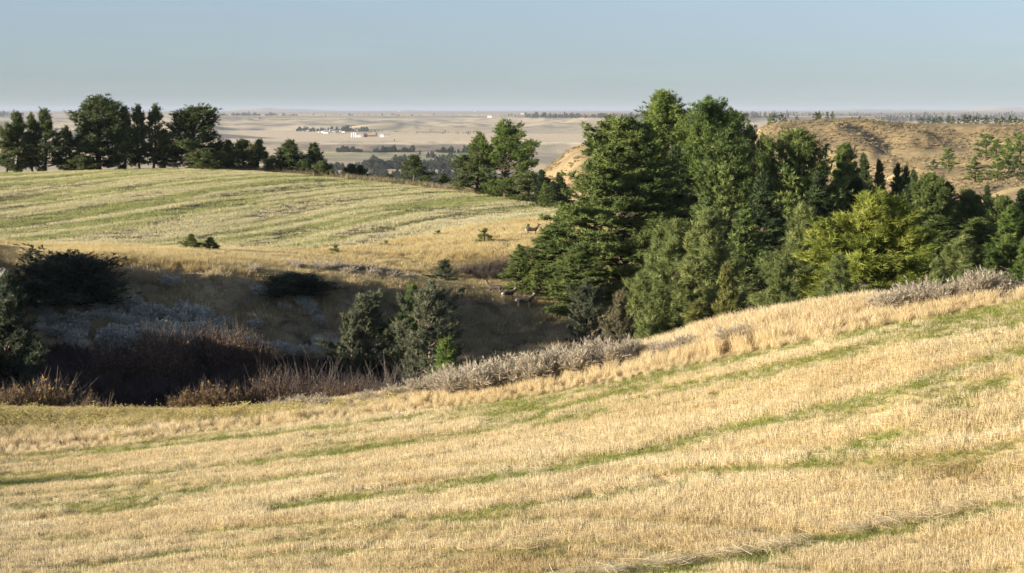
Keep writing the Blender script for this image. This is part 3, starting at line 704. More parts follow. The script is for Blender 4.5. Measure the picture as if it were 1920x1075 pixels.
# --- the row of dark pines behind the far field
HG = 'dark pines behind the far field'
for kind, px, d, top, lab, wd in [
 ('hill_pine_c', 12, 328, 226, 'dark pine at the far end of the hilltop row, cut by the picture edge', 50),
 ('hill_pine_b', 33, 330, 204, 'dark hilltop pine, first full one from the picture edge', 62),
 ('hill_pine_c', 62, 333, 207, 'slim dark hilltop pine squeezed between two fuller ones', 48),
 ('hill_pine_b', 84, 331, 198, 'dark hilltop pine with pointed top beside a short pine', 66),
 ('hill_pine_c', 127, 336, 232, 'short thin hilltop pine before the tallest one', 40),
 ('hill_pine_a', 186, 336, 172, 'tallest dark pine of the hilltop row, broad domed crown', 106),
 ('hill_pine_b', 234, 338, 193, 'dark hilltop pine with narrow top just past the tallest one', 56),
 ('hill_pine_c', 262, 342, 191, 'hilltop pine with bare lower trunk in the middle of the row', 50),
 ('hill_pine_c', 287, 338, 190, 'hilltop pine with bushy spire beside a gap in the row', 52),
 ('hill_pine_c', 309, 343, 238, 'low dark hilltop pine filling the gap in the row', 50),
 ('hill_pine_a', 357, 340, 191, 'broad round-headed pine ending the tall part of the hilltop row', 92),
]:
    tree(kind, px, d, top, lab, 'pine_tree', HG, width=wd, sink=0.3)
SG = 'small pines at the end of the far field'
for kind, px, d, top, lab, wd in [
 ('hill_pine_e', 152, 330, 289, 'low round pine bush under the tallest hilltop pine', 48),
 ('hill_pine_e', 385, 334, 276, 'dark round pine bush at the foot of the round-headed pine', 58),
 ('hill_pine_d', 410, 344, 262, 'slight young pine beside the round bush on the hilltop', 30),
 ('hill_pine_d', 428, 340, 259, 'pointed young pine, first of three in a close row', 36),
 ('hill_pine_e', 457, 340, 258, 'round-topped young pine in the middle of three', 40),
 ('hill_pine_b', 485, 342, 258, 'ragged dark young pine, last of three in a close row', 44),
 ('hill_pine_e', 511, 338, 293, 'little dark pine bush between young pines on the slope', 30),
 ('hill_pine_d', 545, 340, 258, 'dense pointed pine standing alone on the field crest', 58),
 ('hill_pine_e', 572, 338, 297, 'dark pine bush wedged between two pointed pines', 36),
 ('hill_pine_d', 587, 344, 264, 'slender pointed pine with see-through crown on the crest', 46),
 ('hill_pine_e', 605, 334, 300, 'round dark pine bush at the foot of the slender pine', 34),
 ('hill_pine_e', 660, 345, 306, 'first of a twin pair of small pines against the valley', 22),
 ('hill_pine_e', 676, 346, 308, 'second of a twin pair of small pines against the valley', 20),
 ('hill_pine_e', 705, 340, 330, 'tiny pine bush low on the field edge', 20),
 ('hill_pine_e', 728, 340, 325, 'small dark bush beside the lone crest pine', 30),
 ('hill_pine_b', 777, 332, 287, 'lone open pine on the field crest against pale valley', 58),
 ('hill_pine_e', 798, 326, 328, 'little bush at the foot of the lone crest pine', 26),
 ('hill_pine_d', 830, 328, 322, 'small cone-shaped pine beside the big spreading pine', 26),
]:
    tree(kind, px, d, top, lab, 'pine_tree', SG, width=wd, sink=0.3)
tree('lone_pine', 948, 305, 218, 'big spreading pine with open flat-topped crown at the field end', width=130, rot=2.2)
tree('hill_pine_b', 896, 308, 249, 'leaning half-height pine merging into the big spreading pine', width=86, mat='pine')
tree('hill_pine_e', 990, 300, 322, 'dark round pine under the big spreading pine', width=64)
BG = 'dark firs in the notch between the pines'
for px, d, top, wd, lab in [(1018, 296, 317, 44, 'dark fir in the notch, beside the round pine'), (1051, 292, 322, 46, 'dark fir in the notch, close by the great fir'), (1035, 290, 338, 34, 'short dark fir between two taller ones in the notch')]:
    tree('fir_b', px, d, top, lab, 'fir_tree', BG, width=wd)
tree('fir_c', 1021, 284, 337, 'small pale green fir before the dark notch firs', 'fir_tree', width=28)

# --- the grove on the right
tree('great_fir', 1174, 186, 212, 'great broad fir with layered boughs, largest tree of the grove', 'fir_tree', width=214, rot=0.6)
tree('tall_pine_a', 1240, 214, 163, 'tallest pine of the grove with pointed sunlit head', 'pine_tree', width=120)
tree('tall_pine_b', 1328, 210, 174, 'tall pine with rounded sunlit head next to the tallest', 'pine_tree', width=128, rot=1.0)
tree('tall_pine_b', 1374, 222, 196, 'darker tall pine tucked behind the round-headed one', 'pine_tree', width=96, rot=4.0)
tree('fir_a', 1368, 178, 234, 'dense fir in the middle of the grove below the tall pines', 'fir_tree', width=122)
tree('fir_b', 1412, 226, 230, 'narrow dark fir behind the middle of the grove', 'fir_tree', width=70)
tree('hill_pine_b', 1436, 208, 244, 'grey-green pine with soft crown behind the grove', 'pine_tree', width=86)
tree('dense_pine', 1502, 180, 232, 'broad dark pine in the grove, beside the open hillside', 'pine_tree', width=146)
tree('fir_a', 1588, 196, 262, 'fir with sunlit flank beside the broad dark pine', 'fir_tree', width=92)
tree('fir_b', 1622, 200, 284, 'narrow fir stepping down behind the lime pine', 'fir_tree', width=64)
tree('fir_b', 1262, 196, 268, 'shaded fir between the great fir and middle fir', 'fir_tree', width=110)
tree('fir_b', 1432, 172, 318, 'shade-darkened fir low in the grove behind the blue-green fir', 'fir_tree', width=130)  # interior filler: darker needles stand in for shade in the grove's gaps
tree('fir_b', 1330, 184, 305, 'shaded fir deep in the grove behind young pines', 'fir_tree', width=120)  # filler in dark needles too, shade between the crowns put into its colour
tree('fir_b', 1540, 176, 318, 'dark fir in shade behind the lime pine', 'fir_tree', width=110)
BK = 'dark firs on the back slope behind the lime pine'
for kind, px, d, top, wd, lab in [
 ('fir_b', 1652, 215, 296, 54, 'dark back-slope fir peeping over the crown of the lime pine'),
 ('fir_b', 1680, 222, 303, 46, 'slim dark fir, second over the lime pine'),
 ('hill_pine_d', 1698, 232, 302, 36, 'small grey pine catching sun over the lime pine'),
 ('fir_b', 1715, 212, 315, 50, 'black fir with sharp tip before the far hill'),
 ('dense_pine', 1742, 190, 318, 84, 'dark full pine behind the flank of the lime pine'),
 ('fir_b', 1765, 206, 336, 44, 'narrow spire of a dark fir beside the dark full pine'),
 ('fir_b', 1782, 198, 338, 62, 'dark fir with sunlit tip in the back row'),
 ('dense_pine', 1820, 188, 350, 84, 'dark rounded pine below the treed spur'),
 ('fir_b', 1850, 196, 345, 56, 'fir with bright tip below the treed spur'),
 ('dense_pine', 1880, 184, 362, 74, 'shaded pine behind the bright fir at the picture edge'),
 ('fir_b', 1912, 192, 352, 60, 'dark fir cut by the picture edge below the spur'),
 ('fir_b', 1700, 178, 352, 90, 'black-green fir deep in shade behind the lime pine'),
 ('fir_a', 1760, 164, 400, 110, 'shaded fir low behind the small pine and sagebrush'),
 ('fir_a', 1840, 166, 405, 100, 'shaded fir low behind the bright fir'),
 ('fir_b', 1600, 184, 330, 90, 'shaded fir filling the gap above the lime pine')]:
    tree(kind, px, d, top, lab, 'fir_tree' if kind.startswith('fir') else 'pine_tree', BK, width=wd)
# near side of the grove
tree('young_pine_b', 1240, 142, 415, 'soft green young pine, outermost of the three before the great fir', 'pine_tree', width=118)
tree('young_pine_a', 1272, 140, 404, 'young pine with slim dark trunk in the middle of three', 'pine_tree', width=112)
tree('young_pine_a', 1330, 138, 385, 'tallest young pine with bare dark trunk before the grove', 'pine_tree', width=132, rot=2.0)
tree('young_pine_b', 1205, 134, 500, 'low bushy young pine at the verge below three taller ones', 'pine_tree', width=96)
tree('young_pine_b', 1235, 130, 520, 'small bushy pine among the feet of the young pines', 'pine_tree', width=92)
tree('fir_c', 1402, 150, 374, 'dark blue-green fir behind the yellowish juniper', 'fir_tree', width=118)
tree('juniper_e', 1364, 118, 486, 'slim yellowish juniper before the young pines', 'juniper', width=72)
tree('juniper_e', 1310, 112, 560, 'low yellow-green juniper bush on the verge', 'juniper', width=110)
tree('juniper_f', 1160, 122, 532, 'brownish upright juniper at the end of the ravine', 'juniper', width=66)
tree('juniper_a', 1098, 166, 520, 'blue-green juniper at the foot of the great fir', 'juniper', width=76)
tree('young_pine_b', 1508, 128, 374, 'grey-green young pine beside the lime pine', 'pine_tree', width=150)
tree('young_pine_b', 1462, 118, 486, 'small grey-green pine bush on the verge', 'pine_tree', width=80)
tree('lime_pine', 1645, 124, 343, 'bright lime-green bushy pine, most vivid tree in view', 'pine_tree', width=206, rot=0.3)
tree('young_pine_b', 1572, 116, 470, 'olive pine skirt beside the lime pine', 'pine_tree', width=84)
tree('young_pine_a', 1800, 116, 436, 'small green pine behind the tall sagebrush', 'pine_tree', width=100)
tree('young_pine_b', 1760, 112, 478, 'low green pine bush behind the sagebrush', 'pine_tree', width=76)
tree('green_fir', 1893, 118, 380, 'bright green pointed fir near the picture edge', 'fir_tree', width=110)
tree('green_fir', 1925, 112, 440, 'green fir bough entering at the picture edge', 'fir_tree', width=70)
# left foot of the great fir
tree('fir_c', 976, 187, 455, 'small bright fir beside the four deer', 'fir_tree', width=70)
tree('fir_a', 1030, 189, 418, 'medium fir between the small bright fir and the great fir', 'fir_tree', width=110)
tree('fir_c', 1012, 185, 488, 'young fir under the medium fir', 'fir_tree', width=64)
tree('fir_a', 1082, 180, 455, 'bushy fir spreading at the foot of the great fir', 'fir_tree', width=104)
tree('fir_c', 1050, 210, 384, 'fir bough reaching out beside the great fir', 'fir_tree', width=70)
# the rim of the ravine just outside the frame: its trees throw the shade over the ravine slope
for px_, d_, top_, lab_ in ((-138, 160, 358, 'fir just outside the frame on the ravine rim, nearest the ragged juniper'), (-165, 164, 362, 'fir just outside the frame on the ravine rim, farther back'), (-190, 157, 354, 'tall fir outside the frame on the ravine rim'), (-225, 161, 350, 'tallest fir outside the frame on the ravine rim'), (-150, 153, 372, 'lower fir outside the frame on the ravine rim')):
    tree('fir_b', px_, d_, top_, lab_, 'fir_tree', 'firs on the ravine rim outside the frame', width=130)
# --- ravine junipers
tree('juniper_b', 690, 160, 540, 'pale grey-green juniper with rounded head in the ravine', 'juniper', width=124)
tree('juniper_b', 660, 158, 575, 'dim blue-grey juniper low in the ravine shade', 'juniper', width=60)
tree('juniper_c', 770, 160, 524, 'dark green juniper between two pale ones', 'juniper', width=78)
tree('juniper_a', 808, 152, 518, 'tall pale juniper standing in the ravine beside deer slope', 'juniper', width=130, rot=1.0)
tree('juniper_c', 832, 112, 622, 'bright green pointed juniper behind the sagebrush bank', 'juniper', width=100)
tree('juniper_b', 833, 190, 484, 'blue-green juniper bush in the sunny gully', 'juniper', width=54)
tree('juniper_d', 122, 169, 457, 'dark ragged spreading juniper on the slope crest', 'juniper', width=160)
tree('juniper_g', 8, 128, 500, 'large shadowed juniper at the picture edge by the ravine', 'juniper', width=170, mat=None)
tree('juniper_d', 552, 174.5, 506, 'low dark creeping juniper patch on the slope', 'juniper', width=92)
# --- seedlings in the grass
for px, row, top, wd, lab in [(358, 474, 437, 36, 'small sunlit pine seedling, one of two side by side'), (394, 475, 443, 36, 'small sunlit pine seedling with a split top, one of two'),
    (630, 480, 456, 24, 'tiny seedling pine in pale grass at the field edge'), (725, 466, 449, 20, 'tiny dark seedling in the golden grass'), (822, 446, 430, 22, 'seedling pine on the golden bank'),
    (908, 458, 424, 34, 'thin pale seedling tree in the golden grass'), (990, 436, 418, 16, 'tiny seedling above the upper deer')]:
    h = hit(px, row, 170)
    tree('young_pine_b' if px < 400 else 'seedling', px, h.y, top, lab, 'pine_seedling', 'seedlings in the grass', width=wd)

# --- trees on the hills to the right
RG = 'scattered pines on the hills'
for kind, px, row, top, wd, lab in [
 ('ridge_pine_a', 1779, 325, 274, 36, 'lone pine with bare trunk on the sunny spur'),
 ('ridge_pine_c', 1751, 322, 298, 20, 'small pale pine beside the lone spur pine'),
 ('ridge_pine_a', 1848, 303, 247, 42, 'tall pine at the top of the sunny spur'),
 ('ridge_pine_a', 1868, 305, 258, 34, 'pine leaning into the tall spur pine'),
 ('ridge_pine_b', 1828, 345, 292, 34, 'feathery pine on the near side of the spur'),
 ('ridge_pine_a', 1870, 343, 290, 38, 'open pine with dark trunk on the lower spur'),
 ('ridge_pine_b', 1890, 320, 256, 34, 'pine near the picture edge on the spur'),
 ('ridge_pine_a', 1912, 325, 244, 46, 'large pine on the spur cut by the picture edge'),
 ('ridge_pine_c', 1902, 333, 290, 28, 'short pine beside the large edge pine'),
 ('ridge_pine_c', 1912, 342, 325, 14, 'dark little bush on the lowest bank of the spur')]:
    h = hit(px, row, 440)
    tree(kind, px, h.y, top, lab, 'pine_tree', RG, width=wd)
k = 0
RR = 'pines along the skyline of the hill'
for px, top, wd, kind in [(1443, 212, 9, 'ridge_pine_b'), (1452, 211, 10, 'ridge_pine_c'), (1464, 210, 10, 'ridge_pine_c'), (1472, 219, 8, 'ridge_pine_c'), (1494, 217, 8, 'ridge_pine_c'), (1530, 209, 13, 'ridge_pine_c'), (1536, 208, 10, 'ridge_pine_b'), (1551, 208, 8, 'ridge_pine_a'), (1561, 208, 8, 'ridge_pine_b'), (1612, 217, 7, 'ridge_pine_c'),
    (1728, 219, 11, 'ridge_pine_c'), (1741, 218, 9, 'ridge_pine_a'), (1751, 221, 8, 'ridge_pine_b'), (1762, 217, 13, 'ridge_pine_c'), (1778, 215, 10, 'ridge_pine_a'), (1787, 217, 9, 'ridge_pine_b'), (1798, 220, 8, 'ridge_pine_c'), (1809, 214, 12, 'ridge_pine_a'), (1818, 214, 13, 'ridge_pine_c'), (1831, 216, 12, 'ridge_pine_c'), (1849, 217, 16, 'ridge_pine_c'), (1868, 220, 9, 'ridge_pine_b'), (1879, 218, 17, 'ridge_pine_c'), (1894, 215, 10, 'ridge_pine_b'), (1905, 219, 13, 'ridge_pine_c'), (1916, 222, 9, 'ridge_pine_c')]:
    k = 0 if px in (1443, 1494, 1728) else k + 1
    ordn = ['first', 'second', 'third', 'fourth', 'fifth', 'sixth', 'seventh', 'eighth', 'ninth', 'tenth', 'eleventh', 'twelfth', 'thirteenth', 'fourteenth', 'fifteenth', 'sixteenth'][k]
    lab = ordn + (' pine of the small clump on the near end of the hill skyline' if px < 1480 else (' small pine along the middle of the hill skyline' if px < 1640 else ' pine from the gap in the long row along the flat hilltop'))
    tree(kind, px, 1150 if px < 1640 else 1190, top, lab, 'pine_tree', RR + (' end' if px < 1480 else ' middle' if px < 1640 else ' flat'), width=wd, sink=0.5)
#PART3
# ------------------------------------------------------------------ small plants
def blades(r, n, rad, h, lean=0.25, width=0.006, bend=0.3, segs=2, wind=(0.0, 0.0), tint=None, head=0.0):
    """n thin strips rising from a disc; each bends over a little."""
    a = r.uniform(0, 6.283, n); q = np.sqrt(r.uniform(0, 1, n)) * rad
    b = np.c_[np.cos(a) * q, np.sin(a) * q, np.full(n, -0.03)]
    hh = r.uniform(h[0], h[1], n)
    dr = np.c_[r.normal(0, lean, n) + wind[0], r.normal(0, lean, n) + wind[1], np.ones(n)]
    dr = norm(dr)
    fa = r.uniform(0, 3.1416, n); wv = np.c_[np.cos(fa), np.sin(fa), np.zeros(n)]
    V = []
    for k in range(segs + 1):
        t = k / segs
        c = b + dr * (hh * t)[:, None] + np.c_[dr[:, :2] * (bend * hh * t * t * 1.5)[:, None], -(bend * 0.5 * hh * t * t)]
        w = width * (1 - 0.75 * t) if not head else width * (1 - 0.5 * t + (head if k == segs - 1 else 0))
        V += [c - wv * w, c + wv * w]
    V = np.stack(V, 1)           # n, 2(segs+1), 3
    m = 2 * (segs + 1)
    base = (np.arange(n) * m)[:, None]
    Fc = np.concatenate([base + np.array([[2 * k, 2 * k + 1, 2 * k + 3, 2 * k + 2]]) for k in range(segs)], 0)
    tv = r.uniform(0, 1, n) if tint is None else np.clip(r.normal(tint, 0.15, n), 0, 1)
    return V.reshape(-1, 3), Fc, np.repeat(tv, m)

def joined(parts):
    V = []; Fc = []; T = []; o = 0
    for v, f, t in parts:
        V.append(v); Fc.append(f + o); T.append(t); o += len(v)
    return np.concatenate(V), np.concatenate(Fc), np.concatenate(T)

def proto(name, parts, mat):
    V, Fc, T = joined(parts)
    return bpy.data.objects.new(name, mesh_np(name, V, Fc, M[mat], False, T))

def fallen(r, n, rad, L=(0.2, 0.5), width=0.006, z=(0.03, 0.14)):
    a = r.uniform(0, 6.283, n); q = np.sqrt(r.uniform(0, 1, n)) * rad
    c = np.c_[np.cos(a) * q, np.sin(a) * q, r.uniform(z[0], z[1], n)]
    da = r.uniform(0, 6.283, n); dv = np.c_[np.cos(da), np.sin(da), r.normal(0, 0.18, n)]
    l = r.uniform(L[0], L[1], n)[:, None] / 2
    wv = np.c_[-np.sin(da), np.cos(da), r.normal(0, 0.4, n)] * width
    V = np.stack([c - dv * l - wv, c - dv * l + wv, c + dv * l + wv, c + dv * l - wv], 1)
    return V.reshape(-1, 3), np.arange(n * 4).reshape(-1, 4), np.repeat(np.clip(r.normal(0.75, 0.2, n), 0, 1), 4)

scol = {}
def scatter(name, pts, scl, itint, protos, key, label, cat, tilt=0.06, parent=None):
    """One mass of small plants: a cloud of points on the ground, a clump instanced on each."""
    n = len(pts)
    if key not in scol:
        c = bpy.data.collections.new('clumps_' + key)
        for p in protos: c.objects.link(p)
        scol[key] = c
    c = scol[key]; k = len(c.objects)
    me = bpy.data.meshes.new(name)
    me.vertices.add(n); me.vertices.foreach_set('co', np.ascontiguousarray(pts, np.float32).ravel())
    r = np.random.default_rng(len(name) + n)
    rot = np.c_[r.normal(0, tilt, n), r.normal(0, tilt, n), r.uniform(0, 6.283, n)]
    a = me.attributes.new('scl', 'FLOAT', 'POINT'); a.data.foreach_set('value', np.ascontiguousarray(scl, np.float32))
    a = me.attributes.new('itint', 'FLOAT', 'POINT'); a.data.foreach_set('value', np.ascontiguousarray(np.clip(itint, 0, 1), np.float32))
    a = me.attributes.new('rot', 'FLOAT_VECTOR', 'POINT'); a.data.foreach_set('vector', np.ascontiguousarray(rot, np.float32).ravel())
    a = me.attributes.new('pick', 'INT', 'POINT'); a.data.foreach_set('value', r.integers(0, k, n).astype(np.int32))
    o = obj(name, me, parent, kind='stuff', label=label, category=cat)
    ng = bpy.data.node_groups.new(name, 'GeometryNodeTree')
    ng.interface.new_socket('Geometry', in_out='INPUT', socket_type='NodeSocketGeometry')
    ng.interface.new_socket('Geometry', in_out='OUTPUT', socket_type='NodeSocketGeometry')
    N = ng.nodes; gi = N.new('NodeGroupInput'); go = N.new('NodeGroupOutput')
    ip = N.new('GeometryNodeInstanceOnPoints'); ci = N.new('GeometryNodeCollectionInfo')
    ci.inputs['Collection'].default_value = c; ci.inputs['Separate Children'].default_value = True; ci.inputs['Reset Children'].default_value = True
    def named(nm, ty):
        q = N.new('GeometryNodeInputNamedAttribute'); q.data_type = ty; q.inputs['Name'].default_value = nm
        return q.outputs['Attribute']
    L = ng.links.new
    L(gi.outputs[0], ip.inputs['Points']); L(ci.outputs[0], ip.inputs['Instance'])
    ip.inputs['Pick Instance'].default_value = True
    L(named('pick', 'INT'), ip.inputs['Instance Index'])
    er = N.new('FunctionNodeEulerToRotation'); L(named('rot', 'FLOAT_VECTOR'), er.inputs[0]); L(er.outputs[0], ip.inputs['Rotation'])
    L(named('scl', 'FLOAT'), ip.inputs['Scale'])
    L(ip.outputs[0], go.inputs[0])
    md = o.modifiers.new('scatter', 'NODES'); md.node_group = ng
    return o

def spread(n, dlo, dhi, ulo, uhi, r):
    """Even scatter over a patch of ground seen between two bearings and two distances."""
    d = np.sqrt(r.uniform(dlo ** 2, dhi ** 2, n)); u = r.uniform(ulo, uhi, n)
    x = u * d
    return x, d, zat(x, d)

r = np.random.default_rng(101)
stub = [proto('stubble_clump', [blades(r, 40, 0.32, (0.13, 0.25), 0.15, 0.0055, 0.08, 1), blades(r, 10, 0.30, (0.10, 0.24), 0.5, 0.006, 0.7, 2, tint=0.8), fallen(r, 9, 0.32, z=(0.02, 0.10))], 'stubble') for _ in range(6)]
M['loosestraw'] = leafmat('bleached_straw', [(0, (0.60, 0.47, 0.27)), (1, (0.93, 0.84, 0.60))], 0.5, inst=True)
straw = [proto('straw_clump', [fallen(r, 16, 0.6, (0.4, 1.2), 0.008, (0.16, 0.40)), blades(r, 12, 0.5, (0.4, 0.8), 0.8, 0.007, 1.2, 3, tint=0.9)], 'loosestraw') for _ in range(4)]
green = [proto('green_clump', [blades(r, 46, 0.30, (0.06, 0.20), 0.45, 0.007, 0.8, 2)], 'greengrass') for _ in range(4)]
tall = [proto('grass_clump', [blades(r, 44, 0.22, (0.40, 0.85), 0.16, 0.006, 0.35, 3, (0.16, -0.03), head=0.5), blades(r, 30, 0.26, (0.15, 0.45), 0.35, 0.006, 0.6, 2)], 'drygrass') for _ in range(6)]
gold = [proto('gold_clump', [blades(r, 40, 0.34, (0.35, 0.8), 0.2, 0.013, 0.4, 2, (0.12, 0)), blades(r, 22, 0.36, (0.15, 0.4), 0.4, 0.012, 0.6, 1)], 'goldgrass') for _ in range(5)]
forb = [proto('forb_clump', [blades(r, 16, 0.2, (0.3, 0.62), 0.25, 0.007, 0.2, 2), needles(r.normal(0, 1, (70, 3)) * [0.2, 0.2, 0.13] + [0, 0, 0.42], r.normal(0, 1, (70, 3)) + [0, 0, 0.6], r.uniform(0.05, 0.09, 70), 4, r, 0.013)[:3]], 'forb') for _ in range(0)]
def leafy(r, n, rad, h, s, nn=4, w=0.016):
    p = r.normal(0, 1, (n, 3)) * [rad, rad, h * 0.28] + [0, 0, h * 0.62]; p[:, 2] = np.abs(p[:, 2])
    v, f, t = needles(p, r.normal(0, 1, (n, 3)) + [0, 0, 0.6], r.uniform(s * 0.7, s * 1.2, n), nn, r, w)
    q = np.c_[f, f[:, 2]]
    return v, f, t
def tri(parts):
    outp = []
    for v, f, t in parts:
        if f.shape[1] == 4: f = np.concatenate([f[:, :3], f[:, [0, 2, 3]]], 0)
        outp.append((v, f, t))
    return outp
forb = [proto('forb_clump', tri([blades(r, 18, 0.2, (0.3, 0.62), 0.25, 0.006, 0.2, 2), leafy(r, 80, 0.16, 0.55, 0.07)]), 'forb') for _ in range(4)]
slopeg = [proto('slope_clump', [blades(r, 34, 0.36, (0.22, 0.6), 0.25, 0.013, 0.5, 2, (0.1, 0)), blades(r, 16, 0.4, (0.1, 0.3), 0.5, 0.012, 0.6, 1)], 'slopegrass') for _ in range(5)]
farst = [proto('far_stubble_clump', [blades(r, 30, 0.7, (0.12, 0.28), 0.3, 0.022, 0.3, 1)], 'stubble_far') for _ in range(5)]

def bush(r, n, rad, h, fan=0.9, width=0.010, twigs=3, leaf=0, leaf_s=0.05, mat='sage', wood=None, lift=0.0, lw=0.012):
    """A many-stemmed shrub: stems fan out from the root, fork into twigs, leaves along them."""
    tp = []; lp = []; ld = []
    V = []; Fc = []; T = []; o = 0
    az = r.uniform(0, 6.283, n); sp = np.sqrt(r.uniform(0, 1, n)) * fan
    d0 = norm(np.c_[np.cos(az) * sp, np.sin(az) * sp, np.ones(n)])
    L = h * r.uniform(0.55, 1.0, n) * (1 - 0.25 * sp / max(fan, 0.01))
    b0 = np.c_[np.cos(az), np.sin(az), np.zeros(n)] * (rad * 0.25 * r.uniform(0, 1, n))[:, None]; b0[:, 2] = -0.05
    m1 = b0 + d0 * (L * 0.5)[:, None] * [rad / h * 1.6, rad / h * 1.6, 1]
    d1 = norm(d0 + r.normal(0, 0.30, (n, 3)) + [0, 0, 0.2])
    d1 = norm(d1 + r.normal(0, 0.18, (n, 3)))
    e1 = m1 + d1 * (L * 0.5)[:, None]
    segs = [(b0, m1, width * 1.4, width), (m1, e1, width, width * 0.3)]
    for k in range(twigs):
        f = r.uniform(-0.6, 0.9, n)[:, None]
        p = np.where(f > 0, m1 + (e1 - m1) * f, m1 + (m1 - b0) * f)
        dv = norm(d1 + r.normal(0, 0.45, (n, 3)) + [0, 0, 0.2])
        q = p + dv * (L * r.uniform(0.2, 0.42, n))[:, None]
        segs.append((p, q, width * 0.6, width * 0.25))
        for g in np.linspace(0.25, 1.0, max(1, leaf)):
            if leaf: lp.append(p + (q - p) * (g * r.uniform(0.85, 1.1, n))[:, None]); ld.append(dv)
    for a, b, w0, w1 in segs:
        dv = norm(b - a); wv = norm(np.cross(dv, r.normal(size=a.shape)))
        v = np.stack([a - wv * w0, a + wv * w0, b + wv * w1, b - wv * w1], 1)
        V.append(v.reshape(-1, 3)); Fc.append(np.arange(len(a) * 4).reshape(-1, 4) + o); o += len(a) * 4
        T.append(np.repeat(r.uniform(0.1, 0.9, len(a)), 4))
    stems = (np.concatenate(V), np.concatenate(Fc), np.concatenate(T))
    leaves = None
    if leaf:
        p = np.concatenate(lp); dv = np.concatenate(ld)
        leaves = needles(p, dv, r.uniform(0.7, 1.3, len(p)) * leaf_s, 4, r, lw, (8, 40) if leaf_s > 0.12 and lw < 0.01 else (20, 80), 0.6)
    return stems, leaves

def bush_mesh(seed, kind):
    r = np.random.default_rng(seed)
    if kind == 'sage': s, l = bush(r, 150, 0.55, 1.0, 0.9, 0.006, 5, 3, 0.13, lw=0.0075); a, b = 'sage', 'sage'
    elif kind == 'sage_blue': s, l = bush(r, 110, 0.5, 0.9, 0.8, 0.012, 4, 3, 0.11, lw=0.024); a, b = 'bark_pale', 'sage_blue'
    elif kind == 'rust': s, l = bush(r, 120, 1.1, 2.4, 0.9, 0.007, 12, 1, 0.075, lw=0.016); a, b = 'twig_brown', 'rust'
    elif kind == 'orange': s, l = bush(r, 100, 0.9, 1.7, 0.9, 0.007, 9, 1, 0.08, lw=0.017); a, b = 'twig_brown', 'orange'
    elif kind == 'bare': s, l = bush(r, 110, 1.0, 2.0, 0.9, 0.006, 10, 0); a, b = 'twig_brown', None
    st = mesh_np('stems', *s[:2], M[a], False, s[2])
    lf = mesh_np('foliage', *l[:2], M[b], False, l[2]) if l else None
    return st, lf
BM = {k: [bush_mesh(300 + 17 * q + 5 * len(k), k) for q in range(3)] for k in ('sage', 'sage_blue', 'rust', 'orange', 'bare')}
BH = {'sage': 1.0, 'sage_blue': 0.9, 'rust': 2.4, 'orange': 1.7, 'bare': 2.0}
BN = {'sage': 'sagebrush', 'sage_blue': 'sagebrush', 'rust': 'rusty_shrub', 'orange': 'orange_shrub', 'bare': 'bare_shrub'}
def shrub(kind, px, d, hrows, label, group, wide=1.0, seed=None):
    g = at(px, d); s = hrows / F * d / BH[kind]
    if hrows > 400: s = ((HZ - hrows) / F * d - g.z) / BH[kind]      # given as the row of its top
    o = thing(BN[kind], g, label, 'shrub', group, random.uniform(0, 6.28), (s * wide, s * wide, s))
    st, lf = BM[kind][random.randrange(3)]
    a = bpy.data.objects.new('stems', st); COL.objects.link(a); a.parent = o
    if lf:
        b = bpy.data.objects.new('foliage', lf); COL.objects.link(b); b.parent = o
    return o

# --- near stubble field
r = np.random.default_rng(202)
x, d, z = spread(44000, 43, 90, -0.30, 0.30, r)
px, py = proj(x, d, z)
ok = d < EDGE_D(px) - 0.3 + (fbm(x / 2, d / 2, 2, 5) - 0.5) * 1.6
x, d, z, px, py = (a[ok] for a in (x, d, z, px, py))
rmk = row_mask(px, py, d)
rowd = d - EDGE_D(px)
band_t = fbm(x / 22 + 5, rowd / 0.8, 3, 204)
gp = fbm(x / 6, d / 2.2, 3, 203)              # patches where regrowth shows
thin = np.clip(rmk * 1.0 + np.clip((gp - 0.55) * 2.4, 0, 0.4), 0, 0.93)
thin = np.clip(thin + np.clip((0.42 - band_t) * 3.0, 0, 0.6), 0, 0.95)
keep = r.uniform(0, 1, len(x)) > thin
rowd = d - EDGE_D(px)
band_t = fbm(x / 22 + 5, rowd / 0.8, 3, 204)
band_u = fbm(x / 30 + 9, rowd / 2.6, 2, 214)
tn_ = 0.22 + 0.55 * fbm(x / 4, d / 3, 3, 205) + 0.7 * (band_t - 0.4) + 0.3 * (band_u - 0.4)
brown = np.exp(-((px - 1830) / 140) ** 2 - ((py - 878) / 22) ** 2) + 0.7 * np.exp(-((px - 1010) / 120) ** 2 - ((py - 1045) / 18) ** 2)
tn_ = np.clip(tn_, 0.2, 1) - 1.1 * brown * fbm(x / 1.5, d / 1.5, 2, 207)
sc = (0.55 + 0.4 * fbm(x / 3, d / 1.2, 2, 206) + 0.75 * (band_t - 0.25)) * np.where(thin > 0.35, 0.7, 1.0)
k = keep
scatter('stubble', np.c_[x, d, z][k], sc[k], tn_[k], stub, 'stubble', 'golden cut straw stubble over the whole near field', 'stubble')
k = (r.uniform(0, 1, len(x)) < np.clip(thin * 1.4, 0.06, 1))
scatter('green_regrowth', np.c_[x, d, z][k], (0.8 + 0.5 * r.uniform(0, 1, len(x)))[k], (0.2 + 0.6 * fbm(x / 2, d / 2, 2, 208))[k], green, 'green', 'short green grass along the gaps of the near field', 'grass')
pts = []
